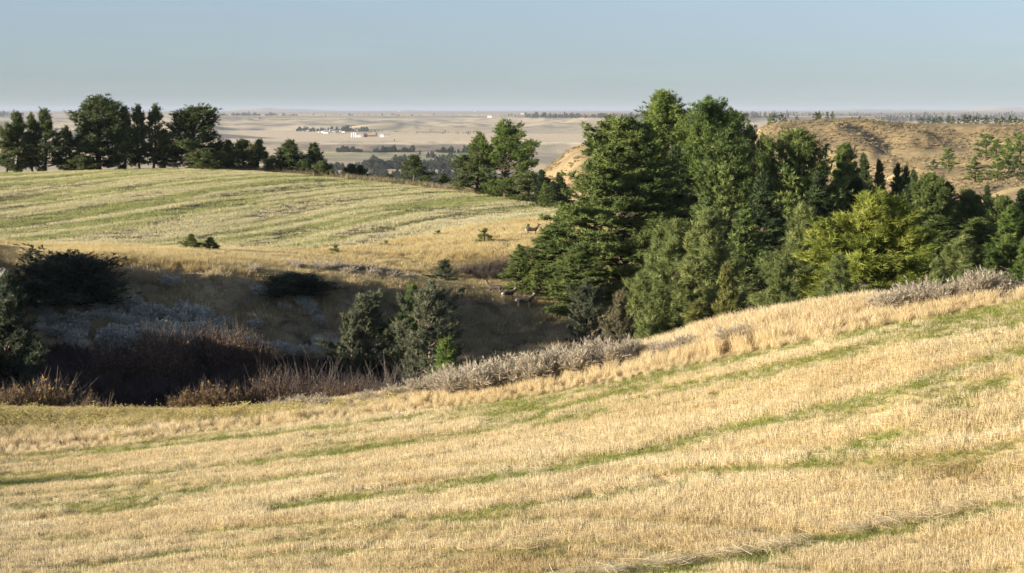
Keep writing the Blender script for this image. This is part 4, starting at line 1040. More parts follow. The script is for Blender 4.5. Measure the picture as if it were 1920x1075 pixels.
for pts_, off_ in ((ROWS[2][0], -9), (ROWS[1][0], 7)):
    xs = [p[0] for p in pts_]; ys = [p[1] for p in pts_]
    q = r.uniform(xs[0], min(xs[-1], 2050), 130 if off_ < 0 else 40)
    yy = pchip(xs, ys, q) + off_ + r.normal(0, 4, len(q))
    for a_, b_ in zip(q, yy):
        if fbm(np.array([a_ / 90]), np.array([0.3]), 2, 210)[0] > (0.38 if off_ < 0 else 0.55): pts.append(tuple(hit(a_, b_, 42)))
pts = np.array(pts)
scatter('loose_straw', pts, r.uniform(0.38, 0.65, len(pts)), r.uniform(0.6, 1.0, len(pts)), straw, 'straw', 'pale loose straw lying in rows on the stubble', 'straw', tilt=0.15)

# --- verge
x, d, z = spread(30000, 76, 118, -0.29, 0.29, r)
px, py = proj(x, d, z)
e, v = EDGE_D(px), VERGE_D(px)
wob = (fbm(x / 2.5, d / 2.5, 2, 221) - 0.5) * 1.4
ok = (d > e + wob - 0.2) & (d < v + 2.5)
x, d, z, px, py, e, v = (a[ok] for a in (x, d, z, px, py, e, v))
f = (d - e) / (v - e)
left = 1 - sstep(450, 760, px)
isforb = (r.uniform(0, 1, len(x)) < left * np.clip(0.8 * np.exp(-((f - 0.50 - 0.12 * (px < 250)) / 0.24) ** 2), 0, 1) * (0.2 + 0.9 * fbm(x / 4, d / 3, 2, 222)))
isforb |= (r.uniform(0, 1, len(x)) < 0.10 * left) & (f > 0.25) & (f < 0.8)
k = ~isforb & (r.uniform(0, 1, len(x)) < 0.85)
hs_ = (0.55 + 0.55 * fbm(x / 3, d / 3, 3, 223)) * (0.75 + 0.35 * sstep(1150, 1350, px)) * np.where(f < 0.12, 0.6, 1)
scatter('tall_dry_grass', np.c_[x, d, z][k], hs_[k], (0.35 + 0.65 * fbm(x / 5, d / 4, 3, 224))[k] - 0.35 * (left * (f > 0.7))[k], tall, 'tall', 'tall straw-coloured grass along the field verge', 'grass')
k = isforb
scatter('yellow_forbs', np.c_[x, d, z][k], (0.5 + 0.5 * r.uniform(0, 1, len(x)))[k], (0.1 + 0.9 * fbm(x / 3, d / 3, 2, 225))[k], forb, 'forb', 'yellowing weeds between verge grass and ravine', 'weeds')
k = (f < 0.10) & (px > 150) & (r.uniform(0, 1, len(x)) < 0.7)
scatter('verge_green_grass', np.c_[x, d, z][k], np.full(k.sum(), 1.1), (0.1 + 0.5 * r.uniform(0, 1, k.sum())), green, 'green', 'green grass strip where stubble meets the verge', 'grass')

# --- slopes of the ravine, bench and golden bank
x, d, z = spread(52000, 150, 265, -0.27, 0.10, r)
px, py = proj(x, d, z)
ft, sl_, fi = FOOT_D(px), SLOPE_D(px), FIELD_D(px)
ok = (d > ft - 6) & (d < fi - 0.5 + (fbm(x / 5, d / 5, 2, 231) - 0.5) * 5) & (px < 1290)
x, d, z, px, py, ft, sl_, fi = (a[ok] for a in (x, d, z, px, py, ft, sl_, fi))
isgold = d > sl_ - 1.0
k = ~isgold
scatter('slope_grass', np.c_[x, d, z][k], (0.35 + 1.0 * fbm(x / 2.5, d / 2.5, 3, 232))[k], ((fbm(x / 3, d / 3, 3, 233) - 0.5) * 2.4 + 0.5)[k], slopeg, 'slope', 'dull grass on the shaded ravine slope', 'grass')
xs2, ds2, zs2 = spread(16000, 160, 186, -0.27, 0.05, r)
q2 = xs2 / ds2 * F + 960
ok2 = (ds2 > FOOT_D(q2) - 5) & (ds2 < SLOPE_D(q2) + 1) & (fbm(xs2 / 1.6, ds2 / 1.6, 2, 236) > 0.5)
xs2, ds2, zs2, q2 = xs2[ok2], ds2[ok2], zs2[ok2], q2[ok2]
scatter('slope_tussocks', np.c_[xs2, ds2, zs2], r.uniform(0.9, 1.7, len(xs2)), r.uniform(0.3, 1.0, len(xs2)), slopeg, 'slope', 'pale grass tussocks standing out on the shaded ravine slope', 'grass')
def lowsage(seed):
    q = np.random.default_rng(seed); s_, l_ = bush(q, 50, 0.5, 0.7, 1.0, 0.012, 3, 3, 0.12, lw=0.026)
    return proto('low_sage', tri([s_, l_]), 'lowsage')
M['lowsage'] = leafmat('low_sage_leaves', [(0, (0.32, 0.325, 0.27)), (0.5, (0.56, 0.57, 0.50)), (1, (0.80, 0.80, 0.71))], 0.25, inst=True)
lsg = [lowsage(700 + q) for q in range(3)]
k2 = (ds2 < SLOPE_D(q2) - 3.5) & (fbm(xs2 / 5, ds2 / 3, 2, 237) > 0.47) & (q2 < 700) & (r.uniform(0, 1, len(xs2)) < 0.45)
scatter('low_sage_cover', np.c_[xs2, ds2, zs2][k2], r.uniform(0.6, 1.4, k2.sum()), r.uniform(0.2, 1, k2.sum()), lsg, 'lowsage', 'low grey sage covering the shaded slope between larger bushes', 'sage')
k = isgold
gt = 0.15 + 0.85 * fbm(x / 7, d / 5, 3, 234) - 0.25 * np.exp(-((px - 900) / 120) ** 2 - ((d - 204) / 7) ** 2)
scatter('golden_grass', np.c_[x, d, z][k], (0.6 + 0.6 * fbm(x / 5, d / 5, 3, 235))[k], gt[k], gold, 'gold', 'golden grass on the sunny bank below the far field', 'grass')

# --- far field
x, d, z = spread(70000, 195, 345, -0.27, 0.05, r)
px, py = proj(x, d, z)
ok = (d > FIELD_D(px) - 1) & (d < CREST_D(px) + 4)
x, d, z, px, py = (a[ok] for a in (x, d, z, px, py))
rc = (3.0 * x - d) / 3.16 + 2.0 * fbm(x / 40, d / 40, 2, 91)
st_ = fbm((x + 3.0 * d) / 3.16 / 45, rc / 1.7, 3, 92)
tt = 0.75 - np.clip((st_ - 0.44) * 3.2, 0, 0.7) + (r.uniform(0, 1, len(x)) - 0.5) * 0.35 - 0.15 * sstep(260, 320, d)
st2 = fbm((x + 3.0 * d) / 3.16 / 18, rc / 3.0, 3, 93)
k = r.uniform(0, 1, len(x)) < np.clip(1.0 - 0.55 * sstep(0.45, 0.6, st_) - 0.7 * sstep(0.52, 0.6, st2), 0.12, 1)
scatter('far_stubble', np.c_[x, d, z][k], (0.7 + 0.6 * fbm(x / 4, rc / 1.5, 2, 241))[k], tt[k], farst, 'farst', 'pale stubble and green regrowth on the far field', 'stubble')

k_ = r.uniform(415, 1075, 900); dk = CREST_D(k_) + r.uniform(1.5, 11, 900); xk = (k_ - 960) / F * dk
scatter('crest_brush', np.c_[xk, dk, zat(xk, dk)], r.uniform(1.2, 3.0, 900), r.uniform(0, 0.6, 900), slopeg, 'slope', 'brownish brush along the crest of the far field', 'brush')
# --- dark thicket on the ravine floor
def thick(seed):
    q = np.random.default_rng(seed)
    s, l = bush(q, 80, 1.3, 2.4, 0.95, 0.018, 10, 1, 0.12, lw=0.03)
    return proto('thicket_shrub', tri([s, l]), 'thicket')
thk = [thick(400 + q) for q in range(4)]
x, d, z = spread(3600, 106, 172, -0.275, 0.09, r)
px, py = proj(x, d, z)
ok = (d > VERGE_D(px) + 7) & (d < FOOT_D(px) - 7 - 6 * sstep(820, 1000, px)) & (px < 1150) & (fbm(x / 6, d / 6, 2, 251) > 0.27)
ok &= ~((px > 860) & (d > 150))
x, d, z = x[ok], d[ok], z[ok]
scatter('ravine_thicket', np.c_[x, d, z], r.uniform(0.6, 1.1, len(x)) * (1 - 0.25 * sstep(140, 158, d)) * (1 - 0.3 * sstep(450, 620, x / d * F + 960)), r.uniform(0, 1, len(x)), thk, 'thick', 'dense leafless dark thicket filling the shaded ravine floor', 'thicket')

# --- scrub on the dry hills
hs2 = [proto('scrub_clump', tri([leafy(r, 26, 0.6, 1.0, 0.55, 5, 0.16)]), 'hillscrub') for _ in range(4)]
x, d, z = spread(34000, 560, 1150, 0.01, 0.27, r)
px, py = proj(x, d, z)
ok = (py < 420) & (fbm(x / 30, d / 30, 3, 261) > 0.40)
x, d, z = x[ok], d[ok], z[ok]
scatter('hill_scrub', np.c_[x, d, z], 0.25 + 0.55 * r.uniform(0, 1, len(x)) ** 2, r.uniform(0, 1, len(x)), hs2, 'scrub', 'small scrub bushes dotting the dry hillsides', 'scrub')

# ------------------------------------------------------------------ single shrubs
ORD = ['first', 'second', 'third', 'fourth', 'fifth', 'sixth', 'seventh', 'eighth', 'ninth', 'tenth', 'eleventh', 'twelfth', 'thirteenth', 'fourteenth', 'fifteenth', 'sixteenth', 'seventeenth']
def many(kind, spots, labels, group, wide=1.0):
    for k, sp in enumerate(spots):
        lab = labels[min(k, len(labels) - 1)]
        shrub(kind, sp[0], sp[1], sp[2], lab, group, sp[3] if len(sp) > 3 else wide)
many('sage', [(832, 90, 58, 1.1), (862, 88.6, 62, 1.2), (905, 88, 66, 1.2), (940, 89.5, 60, 1.2), (968, 88, 62, 1.2), (1005, 87.5, 66, 1.1), (1040, 88, 60, 1.2), (1082, 87.2, 58, 1.2), (1118, 88, 60, 1.3), (1150, 87, 50, 1.2), (1182, 88, 42, 1.2), (790, 91, 44, 1.3), (880, 91, 50, 1.2), (1060, 90, 46, 1.2), (985, 91, 46, 1.2)],
     ['grey sagebrush at the lower end of the sagebrush bank', 'second grey sagebrush up the sagebrush bank', 'full grey sagebrush with broken stems at its foot', 'grey sagebrush in the front of the bank', 'dark-based sagebrush in the middle of the bank',
      'tallest grey sagebrush of the bank', 'sagebrush just past the tallest in the bank', 'round sagebrush on the upper half of the bank', 'wide grey sagebrush near the upper end of the bank', 'small sagebrush near the upper end of the bank', 'last low sagebrush of the bank',
      'pale low sagebrush leading into the bank', 'sagebrush half hidden behind the front of the bank', 'sagebrush behind the round one in the bank', 'sagebrush half hidden in the middle of the bank'], 'sagebrush bank on the verge')
many('sage', [(1672, 82, 50, 1.2), (1700, 82.5, 54, 1.2), (1730, 82, 60, 1.2), (1765, 81.5, 54, 1.2), (1795, 81.5, 46, 1.3), (1822, 81.2, 62, 1.1), (1850, 81, 66, 1.2), (1878, 81, 52, 1.2), (1912, 81, 36, 1.2), (1648, 83, 36, 1.3)],
     ['pale sagebrush starting the upper clump', 'pale upper sagebrush with feathery tips', 'tall straw-tipped sagebrush of the upper clump', 'round grey sagebrush in the upper clump', 'low sagebrush in the dip between two tall ones', 'tall brownish sagebrush of the upper clump', 'tallest upper sagebrush below the bright fir', 'grey sagebrush ending the upper clump', 'low sagebrush at the picture edge', 'small pale sagebrush at the start of upper clump'], 'sagebrush on the upper verge')
many('sage', [(1370, 83.5, 42, 1.3), (1392, 84, 34, 1.2), (1255, 85.5, 34, 1.4), (1285, 85.8, 36, 1.1), (1235, 87, 26, 1.3), (560, 93, 36, 1.5), (600, 92, 34, 1.4), (520, 94.5, 28, 1.4), (690, 92, 30, 1.4), (740, 91.5, 34, 1.3)],
     ['lone grey sagebrush halfway up the verge', 'small sagebrush touching the lone one on the verge', 'pale flat sagebrush in the verge grass', 'upright little sagebrush in the verge grass', 'faint sagebrush low in the verge grass', 'silvery sagebrush where weeds meet the ravine', 'pale sagebrush next to the silvery one', 'tiny silvery sagebrush at the ravine lip', 'thin sagebrush on the bare lower verge', 'thin sagebrush just below the bank'], 'scattered verge sagebrush')
SHS = [(146, 166, 38), (152, 165, 30), (200, 163, 36), (214, 163, 42), (226, 163.5, 38), (238, 163, 30), (262, 165, 32), (284, 168, 36), (310, 168, 34), (300, 164, 32), (322, 164, 30), (345, 164, 30), (362, 166, 26), (405, 166, 30), (420, 168, 28), (440, 165, 34), (456, 165, 28), (470, 164, 30), (250, 169, 30), (318, 172, 26), (110, 164, 28), (380, 164, 26), (425, 163, 28), (478, 169, 22), (135, 163, 26)]
SHL = []
for q_ in SHS:
    same = sorted(a_[0] for a_ in SHS if (a_[1] >= 165.5) == (q_[1] >= 165.5))
    SHL.append(ORD[same.index(q_[0])] + ' bluish sagebrush from the picture edge in the ' + ('upper' if q_[1] >= 165.5 else 'lower') + ' shaded row')
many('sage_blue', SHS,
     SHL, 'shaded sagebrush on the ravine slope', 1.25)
SUS = [(478, 176, 22), (560, 181, 24), (600, 184, 24), (620, 183, 26), (645, 184, 26), (668, 185, 26), (690, 185, 28), (715, 186, 26), (738, 186, 24), (655, 181, 22), (700, 181, 24), (735, 181, 22), (770, 183, 20), (590, 181, 20), (630, 189, 20), (545, 184, 20)]
SUL = []
for q_ in SUS:
    same = sorted(a_[0] for a_ in SUS if (a_[1] >= 183.5) == (q_[1] >= 183.5))
    SUL.append(ORD[same.index(q_[0])] + ' pale sunlit sagebrush above the ravine, ' + ('farther' if q_[1] >= 183.5 else 'nearer') + ' row')
many('sage', SUS,
     SUL, 'sunlit sagebrush above the ravine', 1.3)
many('rust', [(190, 148, 632), (214, 147, 622), (248, 148, 625), (290, 152, 590), (306, 147, 604), (322, 154, 590), (345, 156, 592), (385, 157, 596), (405, 157, 592), (432, 153, 588), (455, 153, 598), (475, 152, 612)],
     ['rust-tinged shrub, outermost in the sunlit ravine row', 'rust-tinged shrub with lit crown in ravine row', 'low rust shrub before the tall grey-stemmed one', 'tall pale-stemmed shrub rising out of the ravine shade', 'tall pale-stemmed shrub, nearer one of the pair', 'sunlit rust shrub behind the tall pair', 'small rust shrub catching light past the tall pair', 'narrow rust shrub in the ravine middle', 'narrow rust shrub beside the broad one', 'broad rust-crowned shrub in the ravine', 'second broad rust-crowned shrub', 'rust shrub at the end of the lit row'], 'rusty shrubs in the ravine', 0.9)
many('rust', [(505, 102, 672), (530, 102, 680), (556, 102, 684), (585, 102, 690), (610, 101, 694), (640, 101, 690), (668, 100, 692), (700, 100, 694), (725, 99, 698)],
     ['tall rust shrub at the ravine lip, highest of the lip row', 'rust shrub second in the lip row', 'rust shrub third in the lip row', 'twiggy rust shrub in the middle of the lip row', 'low rust shrub past the middle of lip row', 'low leafy rust shrub on the lip', 'twiggy low shrub near the end of lip row', 'small twiggy shrub on the ravine lip', 'last tiny shrub of the lip row'], 'rusty shrubs along the ravine lip', 0.9)
many('orange', [(72, 110, 680), (96, 111, 686), (30, 109, 708), (350, 101, 716), (385, 101, 706), (405, 101, 702), (432, 101, 708), (165, 106, 730), (10, 108, 710)],
     ['orange-leaved shrub at the ravine lip below the big juniper', 'orange-leaved shrub leaning out beside another at the lip', 'greenish dying shrub near the picture edge', 'small yellow-orange shrub starting the bright clump', 'bright orange shrub in the middle of the lip', 'fullest bright orange shrub on the lip', 'orange shrub closing the bright clump', 'low orange bush alone on the lip', 'dull orange shrub at the picture edge'], 'orange shrubs along the ravine lip', 1.1)
many('bare', [(755, 106, 664), (720, 108, 672), (655, 106, 670), (1092, 128, 622), (1135, 118, 606), (590, 130, 640), (770, 126, 640)],
     ['bare grey shrub beside the bright green juniper', 'bare forked shrub in the dark ravine', 'bare twigs at the lip of the dark ravine', 'small pale bare shrub on the deer slope foot', 'bare shrub beside the brown juniper', 'dim bare shrub deep in ravine', 'dim bare shrub under the tall pale juniper'], 'bare shrubs in the ravine')
many('bare', [(845, 197, 488), (862, 199, 486), (880, 200, 482), (898, 201, 480), (914, 202, 478), (930, 202, 474), (946, 203, 470), (962, 203, 468), (905, 198, 492), (935, 199, 490)],
     [o_ + ' dark leafless shrub from the blue-green juniper in the hollow' for o_ in ORD[:10]], 'dark shrubs in the hollow', 1.3)
shrub('bare', -120, 74.0, 70, 'bare shrub standing just outside the frame beside the stubble', 'shrubs off the field edge', 1.5)
#PART4
# ------------------------------------------------------------------ deer
def deer_mat():
    m, nt, out = newmat('deer_coat')
    a = nt.nodes.new('ShaderNodeAttribute'); a.attribute_name = 'soil'
    tc = nt.nodes.new('ShaderNodeTexCoord'); nz = nt.nodes.new('ShaderNodeTexNoise'); nz.inputs['Scale'].default_value = 25
    nt.links.new(tc.outputs['Object'], nz.inputs['Vector'])
    mx = nt.nodes.new('ShaderNodeMix'); mx.data_type = 'RGBA'; mx.blend_type = 'MULTIPLY'; mx.inputs[0].default_value = 0.35
    nt.links.new(a.outputs['Color'], mx.inputs[6]); nt.links.new(nz.outputs['Color'], mx.inputs[7])
    b = nt.nodes.new('ShaderNodeBsdfPrincipled'); b.inputs['Roughness'].default_value = 0.85
    nt.links.new(mx.outputs[2], b.inputs['Base Color']); nt.links.new(b.outputs[0], out.inputs[0])
    return m
M['deer'] = deer_mat()
def deer(px, row, facing, look, label, size=1.0, stride=0.0, dmin=170.0, dist=None):
    """facing: heading in degrees (0 = towards the right of the photo, 90 = away). look: heading of the head relative to the body."""
    v = []; e = []; rad = []
    def add(p, r_, par=None):
        v.append(p); rad.append(r_ if isinstance(r_, tuple) else (r_, r_))
        if par is not None: e.append((par, len(v) - 1))
        return len(v) - 1
    pel = add((-0.42, 0, 0.90), (0.155, 0.185))
    mid_ = add((-0.05, 0, 0.86), (0.165, 0.20), pel)
    ch = add((0.34, 0, 0.87), (0.15, 0.20), mid_)
    nb_ = add((0.55, 0, 1.02), (0.085, 0.125), ch)
    nt2 = add((0.70, 0, 1.28), (0.06, 0.075), nb_)
    la = math.radians(look); hx, hy = math.cos(la), math.sin(la)
    hd = add((0.73 + 0.03 * hx, 0.03 * hy, 1.39), (0.07, 0.085), nt2)
    fc = add((0.73 + 0.16 * hx, 0.16 * hy, 1.36), (0.05, 0.055), hd)
    mz = add((0.73 + 0.27 * hx, 0.27 * hy, 1.31), (0.033, 0.033), fc)
    rump = add((-0.60, 0, 0.88), (0.11, 0.14), pel)
    tail = add((-0.69, 0, 0.74), (0.025, 0.03), rump)
    for s in (-1, 1):
        ex, ey = -hy * s, hx * s
        e1 = add((0.73 - 0.02 * hx + ex * 0.10, -0.02 * hy + ey * 0.10, 1.49), (0.028, 0.034), hd)
        add((0.73 - 0.04 * hx + ex * 0.17, -0.04 * hy + ey * 0.17, 1.54), (0.020, 0.026), e1)
    for s in (-1, 1):
        o = stride * s
        a = add((0.40, 0.09 * s, 0.70), (0.07, 0.09), ch); a = add((0.38 + 0.3 * o, 0.10 * s, 0.50), (0.042, 0.05), a); a = add((0.40 + 0.8 * o, 0.10 * s, 0.28), (0.028, 0.03), a); add((0.40 + 1.0 * o, 0.10 * s, 0.0), (0.026, 0.030), a)
        a = add((-0.46, 0.10 * s, 0.72), (0.095, 0.13), pel); a = add((-0.38 - 0.4 * o, 0.11 * s, 0.53), (0.055, 0.07), a); a = add((-0.58 - 0.8 * o, 0.11 * s, 0.33), (0.030, 0.036), a); add((-0.53 - 1.0 * o, 0.11 * s, 0.0), (0.026, 0.030), a)
    me = bpy.data.meshes.new('deer_frame'); me.from_pydata(v, e, [])
    tmp = bpy.data.objects.new('deer_frame', me); COL.objects.link(tmp)
    tmp.modifiers.new('skin', 'SKIN'); sv = me.skin_vertices[0].data
    for k, q in enumerate(rad): sv[k].radius = q
    sv[0].use_root = True
    sb = tmp.modifiers.new('sub', 'SUBSURF'); sb.levels = 1; sb.render_levels = 1
    dg = bpy.context.evaluated_depsgraph_get()
    body = bpy.data.meshes.new_from_object(tmp.evaluated_get(dg))
    bpy.data.objects.remove(tmp)
    n = len(body.vertices); co = np.empty(n * 3, np.float32); body.vertices.foreach_get('co', co); co = co.reshape(-1, 3)
    c = np.tile(np.array([0.078, 0.062, 0.050]), (n, 1))
    def put(mask, col): c[mask] = col
    xx, yy, zz = co.T
    put((zz < 0.70) & (np.abs(xx) > 0.2), (0.16, 0.125, 0.09))
    put((zz < 0.70) & (np.abs(xx) < 0.30), (0.18, 0.15, 0.12))
    put((xx < -0.60) & (zz > 0.55), (0.72, 0.68, 0.60))
    put((zz < 0.06), (0.03, 0.025, 0.02))
    hdv = (xx - 0.73) * hx + yy * hy
    put((zz > 1.18) & (zz < 1.34) & (hdv > 0.03), (0.60, 0.55, 0.47))
    put((zz > 1.24) & (hdv > 0.24), (0.02, 0.02, 0.02))
    put((zz > 1.50), (0.09, 0.07, 0.06))
    a = body.attributes.new('soil', 'FLOAT_COLOR', 'POINT'); a.data.foreach_set('color', np.ascontiguousarray(np.c_[c, np.ones(n)], np.float32).ravel())
    body.polygons.foreach_set('use_smooth', np.ones(len(body.polygons), bool))
    body.materials.clear(); body.materials.append(M['deer'])
    g = at(px, dist) if dist else hit(px, row, dmin)
    o = obj('mule_deer', body, label=label, category='deer', group='deer near the grove')
    o.location = g; o.rotation_euler = (0, 0, math.radians(facing)); o.scale = (size,) * 3
    return o
deer(928, 541, 165, -60, 'deer above the shaded slope, standing with its head raised beyond the others', 1.0, 0.14, dist=182.5)
deer(953, 547, 28, -95, 'paler smaller deer between two darker ones, lit from the side', 0.92, 0.04, dist=181.5)
deer(983, 571, 8, -75, 'dark deer with white rump looking back from the shaded slope', 1.12, 0.06, dist=180.0)
deer(997, 446, 5, 40, 'dark deer high in the golden grass beside the fir tops', 1.0, 0.05, dist=226.0)

# ------------------------------------------------------------------ far valley: farm, village, tree belts
M['wall_white'] = plainmat('white_paint', (0.78, 0.78, 0.76), 0.6)
M['wall_red'] = plainmat('barn_red', (0.24, 0.12, 0.10), 0.8)
M['wall_tan'] = plainmat('tan_siding', (0.45, 0.38, 0.30), 0.8)
M['roof_grey'] = plainmat('grey_roof', (0.30, 0.31, 0.33), 0.7)
M['roof_pale'] = plainmat('pale_metal_roof', (0.62, 0.63, 0.65), 0.45)
M['roof_brown'] = plainmat('brown_roof', (0.20, 0.14, 0.11), 0.8)
M['steel'] = plainmat('galvanised_steel', (0.68, 0.69, 0.70), 0.4)
def house(px, row, w, dp, h, wall, roof, label, group, cat='house', name='house', rz=0.0):
    """Gabled building: walls and an overhanging pitched roof."""
    g = hit(px, row, 2500)
    t = thing(name, (g.x, g.y, g.z - 0.5), label, cat, group, rz)
    a, b, rise = w / 2, dp / 2, h * 0.55
    V = [(-a, -b, 0), (a, -b, 0), (a, b, 0), (-a, b, 0), (-a, -b, h), (a, -b, h), (a, b, h), (-a, b, h), (-a, 0, h + rise), (a, 0, h + rise)]
    me = bpy.data.meshes.new('walls'); me.from_pydata(V, [], [(0, 1, 5, 4), (2, 3, 7, 6), (1, 2, 6, 9, 5), (3, 0, 4, 8, 7)]); me.materials.append(M[wall])
    obj('walls', me, t)
    o, q = 0.5, 0.35
    zr_ = lambda s: h + rise - s * rise * (1 + o / b) + 0.05
    V = [(-a - o, 0, h + rise + .05), (a + o, 0, h + rise + .05), (a + o, b + o, zr_(1)), (-a - o, b + o, zr_(1)), (a + o, -b - o, zr_(1)), (-a - o, -b - o, zr_(1))]
    V += [(x_, y_, z_ + q) for x_, y_, z_ in V]
    me = bpy.data.meshes.new('roof')
    me.from_pydata(V, [], [(0, 1, 2, 3), (1, 0, 5, 4), (6, 9, 8, 7), (7, 10, 11, 6), (3, 2, 8, 9), (5, 11, 10, 4), (0, 3, 9, 6), (0, 6, 11, 5), (1, 7, 8, 2), (1, 4, 10, 7)]); me.materials.append(M[roof])
    obj('roof', me, t)
    return t
def silo(px, row, rad_, h, label):
    g = hit(px, row, 2500)
    t = thing('grain_bin', (g.x, g.y, g.z - 0.3), label, 'grain bin', 'grain bins of the farm')
    W = Wood(); W.tube(np.array([[0, 0, 0], [0, 0, h * .5], [0, 0, h]]), [rad_] * 3, 14); obj('wall', W.mesh('wall', M['steel']), t)
    W = Wood(); W.tube(np.array([[0, 0, h - .1], [0, 0, h + rad_ * .35], [0, 0, h + rad_ * .6]]), [rad_ * 1.05, rad_ * .5, .2], 14); obj('roof', W.mesh('roof', M['roof_pale']), t)
for px, h, lab in ((660, 15, 'first pale grain bin at the end of the farm'), (664, 17, 'middle pale grain bin of the farm'), (667.6, 15, 'third grain bin, next to the farm shed')):
    silo(px, 257.5, 2.1, h * 0.7, lab)
FG = 'farm buildings in the valley'
house(673, 257.5, 9, 7, 4, 'wall_white', 'roof_pale', 'white shed beside the grain bins', FG, 'shed', 'shed')
house(684, 257.3, 10, 9, 6, 'wall_red', 'roof_grey', 'red barn with grey roof on the valley farm', FG, 'barn', 'barn', 0.5)
house(696, 256.5, 18, 7, 3, 'wall_red', 'roof_brown', 'long low red shed behind the barn', FG, 'shed', 'shed')
house(716, 257.3, 9, 9, 5, 'wall_white', 'roof_pale', 'white farmhouse at the far end of the farm', FG)
house(724, 256.5, 18, 9, 4, 'wall_tan', 'roof_grey', 'grey-roofed shed past the white farmhouse', FG, 'shed', 'shed')
VG = 'houses of the far village'
for k, (px, row, w_, h_, wa, ro, lab) in enumerate([
 (567, 247.0, 14, 5, 'wall_white', 'roof_grey', 'white house at the near tip of the village trees'), (574, 246.6, 12, 4, 'wall_tan', 'roof_grey', 'tan house among the first village trees'), (580, 246.4, 15, 5, 'wall_white', 'roof_pale', 'white house with pale roof in the village trees'),
 (588, 247.4, 13, 4, 'wall_tan', 'roof_brown', 'tan brown-roofed house before the village centre'), (600, 248.8, 15, 5, 'wall_white', 'roof_pale', 'pale house in the village foreground row'), (605, 249.0, 12, 6, 'wall_white', 'roof_grey', 'tall white house in the village foreground row'),
 (611, 248.4, 16, 7, 'wall_white', 'roof_pale', 'bright white hall of the village'), (612, 250.0, 26, 4, 'wall_white', 'roof_pale', 'long low white building in front of the village'), (621, 246.6, 20, 8, 'wall_white', 'roof_pale', 'large bright building in the village centre'),
 (626, 247.8, 13, 5, 'wall_white', 'roof_grey', 'white house under the large bright building'), (627, 249.8, 20, 4, 'wall_tan', 'roof_brown', 'low tan building in front of the village centre'), (633, 246.6, 14, 5, 'wall_tan', 'roof_grey', 'grey-roofed house beside the village centre'),
 (640, 247.2, 14, 5, 'wall_white', 'roof_grey', 'white house past the village centre'), (644, 248.6, 16, 4, 'wall_white', 'roof_pale', 'low white house past the village centre'), (649, 245.6, 15, 6, 'wall_white', 'roof_pale', 'white building near the end of the village trees'),
 (659, 245.8, 13, 5, 'wall_white', 'roof_grey', 'white house outside the village trees'), (668, 245.8, 14, 5, 'wall_white', 'roof_pale', 'last white house of the village'), (675, 245.6, 22, 4, 'wall_tan', 'roof_brown', 'long brown shed beyond the last village house')]):
    house(px, row, w_ * 0.65, w_ * 0.45, h_ * 0.6, wa, ro, lab, VG, rz=random.uniform(-0.5, 0.5))
FFG = 'white farmsteads on the far plateau'
for px, row, lab in ((748, 209.6, 'tiny white farmstead on the skyline'), (890, 209.8, 'tiny white farmstead out on the plateau'), (918, 221.0, 'white farm roof at the plateau edge'), (979, 214.6, 'white speck of a farm before the wooded ridge')):
    house(px, row, 22, 12, 7, 'wall_white', 'roof_pale', lab, FFG)

def far_tree(seed, H, R, cone):
    q = np.random.default_rng(seed); n = 70
    t = q.uniform(0.04, 1, n); rr = R * ((1 - t) ** 0.8 + 0.06 if cone else np.sqrt(np.clip(1 - (2 * t - 1) ** 2, 0.05, 1)))
    a = q.uniform(0, 6.283, n); s = np.sqrt(q.uniform(0.2, 1, n))
    p = np.c_[np.cos(a) * rr * s, np.sin(a) * rr * s, t * H]
    v, f, tt = needles(p, np.c_[np.cos(a), np.sin(a), q.normal(0.4, 0.5, n)], np.full(n, H * 0.16), 5, q, H * 0.035)
    W = Wood(); W.tube(np.array([[0, 0, -0.5], [0, 0, H * 0.5], [0, 0, H * 0.85]]), [H / 40, H / 60, 0.05], 4)
    wv, wf = np.concatenate(W.v), np.concatenate(W.f)
    wf = np.concatenate([wf[:, :3], wf[:, [0, 2, 3]]], 0)
    return joined([(v, f, tt), (wv, wf, np.full(len(wv), 0.3))])
fts = []
for k in range(6):
    V, Fc, T = far_tree(500 + k, 10.0, 2.6 if k % 2 else 3.6, k % 2 == 1)
    fts.append(bpy.data.objects.new('far_tree', mesh_np('far_tree', V, Fc, M['faroak'], False, T)))
r = np.random.default_rng(606)
def belt(x0, x1, y0, y1, hrow, n, label, jitter=1.0, dmin=1600.0, slope=0.0):
    pts = []; sc_ = []
    clump = r.uniform(0, 50)
    for _ in range(n * 3):
        if len(pts) >= n: break
        q = r.uniform(x0, x1); row = r.uniform(y0, y1) + slope * (q - x0)
        if fbm(np.array([q / 14 + clump]), np.array([1.7]), 2, 611)[0] < 0.24 * jitter: continue
        g = hit(q, row, dmin)
        pts.append(tuple(g)); sc_.append(hrow / F * g.y / 10.0 * r.uniform(0.4, 1.0) ** 1.0 * (0.15 + 1.5 * fbm(np.array([q / 5 + clump]), np.array([5.0]), 3, 613)[0] ** 1.3) * 1.35)
    if pts: scatter('tree_belt', np.array(pts), np.array(sc_), r.uniform(0, 1, len(pts)), fts, 'far', label, 'trees', tilt=0.02)
belt(385, 560, 216.6, 217.8, 4.6, 260, 'far row of trees along the plateau behind the hilltop pines')
belt(560, 740, 217.0, 218.0, 3.2, 40, 'thin scattered trees along the plateau over the village', 1.2)
belt(740, 975, 217.4, 218.0, 2.6, 80, 'thin dark hedge line on the plateau past the big pine')
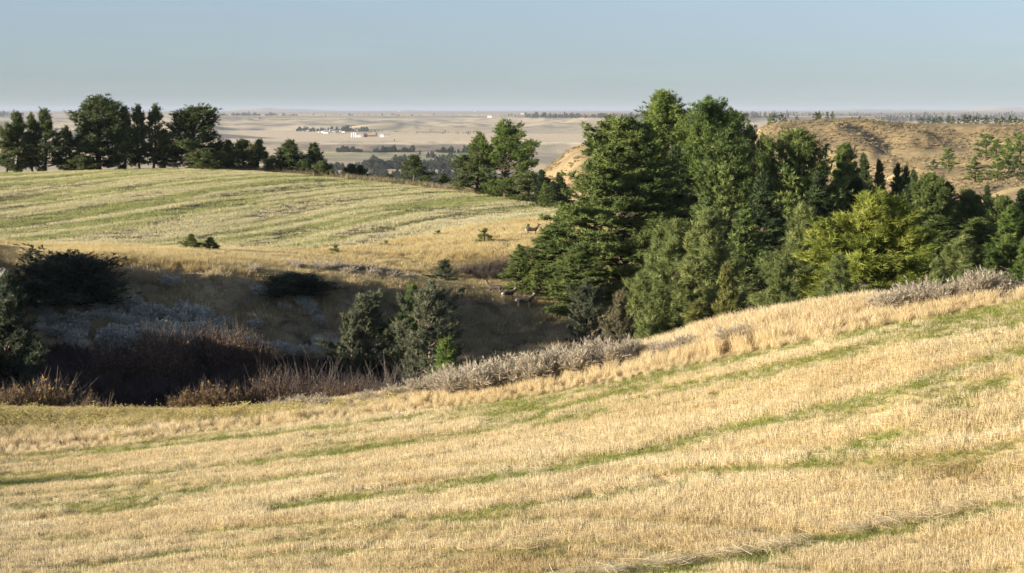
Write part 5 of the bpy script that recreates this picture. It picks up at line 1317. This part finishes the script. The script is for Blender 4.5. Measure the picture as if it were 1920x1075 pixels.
belt(985, 1215, 216, 222.5, 4.5, 520, 'blue wooded ridge behind the great fir')
belt(1395, 1480, 214, 222, 5.0, 160, 'blue woods at the near end of the hill skyline')
belt(1480, 1925, 213, 219, 3.2, 520, 'far blue woods above the long hill')
belt(1640, 1925, 219, 229, 4.5, 520, 'blue wooded breaks just above the flat hilltop', dmin=2200)
belt(-20, 45, 213, 219, 5.0, 90, 'blue woods at the far end behind the hilltop pines')
belt(556, 690, 243.6, 247.6, 5.5, 300, 'dark trees among the village houses', 0.9)
belt(676, 900, 245, 249, 2.6, 110, 'thin line of brush past the village', 1.1, slope=0.016)
belt(632, 705, 284.6, 286.2, 7.5, 190, 'trees at the foot of the valley bluff')
belt(700, 775, 284.6, 286.4, 7.5, 260, 'longer row of trees at the foot of the bluff')
belt(815, 905, 285, 287, 8.0, 150, 'trees at the foot of the bluff by the big spreading pine')
belt(800, 850, 295, 297, 8.0, 30, 'short tree row across the green valley field')
belt(664, 702, 314, 317, 14.0, 34, 'pale cottonwoods at the near end of the river trees')
belt(690, 762, 312, 318, 15.0, 260, 'tall cottonwoods along the river')
belt(615, 662, 315, 320, 10.0, 110, 'low river trees behind the twin pines')
belt(745, 780, 313, 317, 11.0, 40, 'river trees behind the lone crest pine')
belt(790, 905, 309, 319, 12.0, 480, 'dark wooded bend of the river beyond the crest pine')
belt(600, 930, 327, 344, 13.0, 650, 'nearest tree belt just over the field crest')
FT = 'single trees out in the valley'
for px, row, hr, lab in ((739.5, 265.0, 3.5, 'single dark tree out in the bright valley field'), (787, 292, 10, 'single pointed tree on the green valley field'), (705.5, 256.5, 7, 'tall dark tree beside the farm sheds'), (487, 224, 4, 'lone tree on the far knoll')):
    g = hit(px, row, 2000)
    s = hr / F * g.y / 10.0
    t = thing('valley_tree', g, lab, 'tree', FT, 0.0, (s, s, s))
    V, Fc, T = far_tree(530 + int(px) % 7, 10.0, 3.0, px > 745)
    me = mesh_np('crown', V, Fc, M['juniper_dark'], False, T)
    obj('crown', me, t)
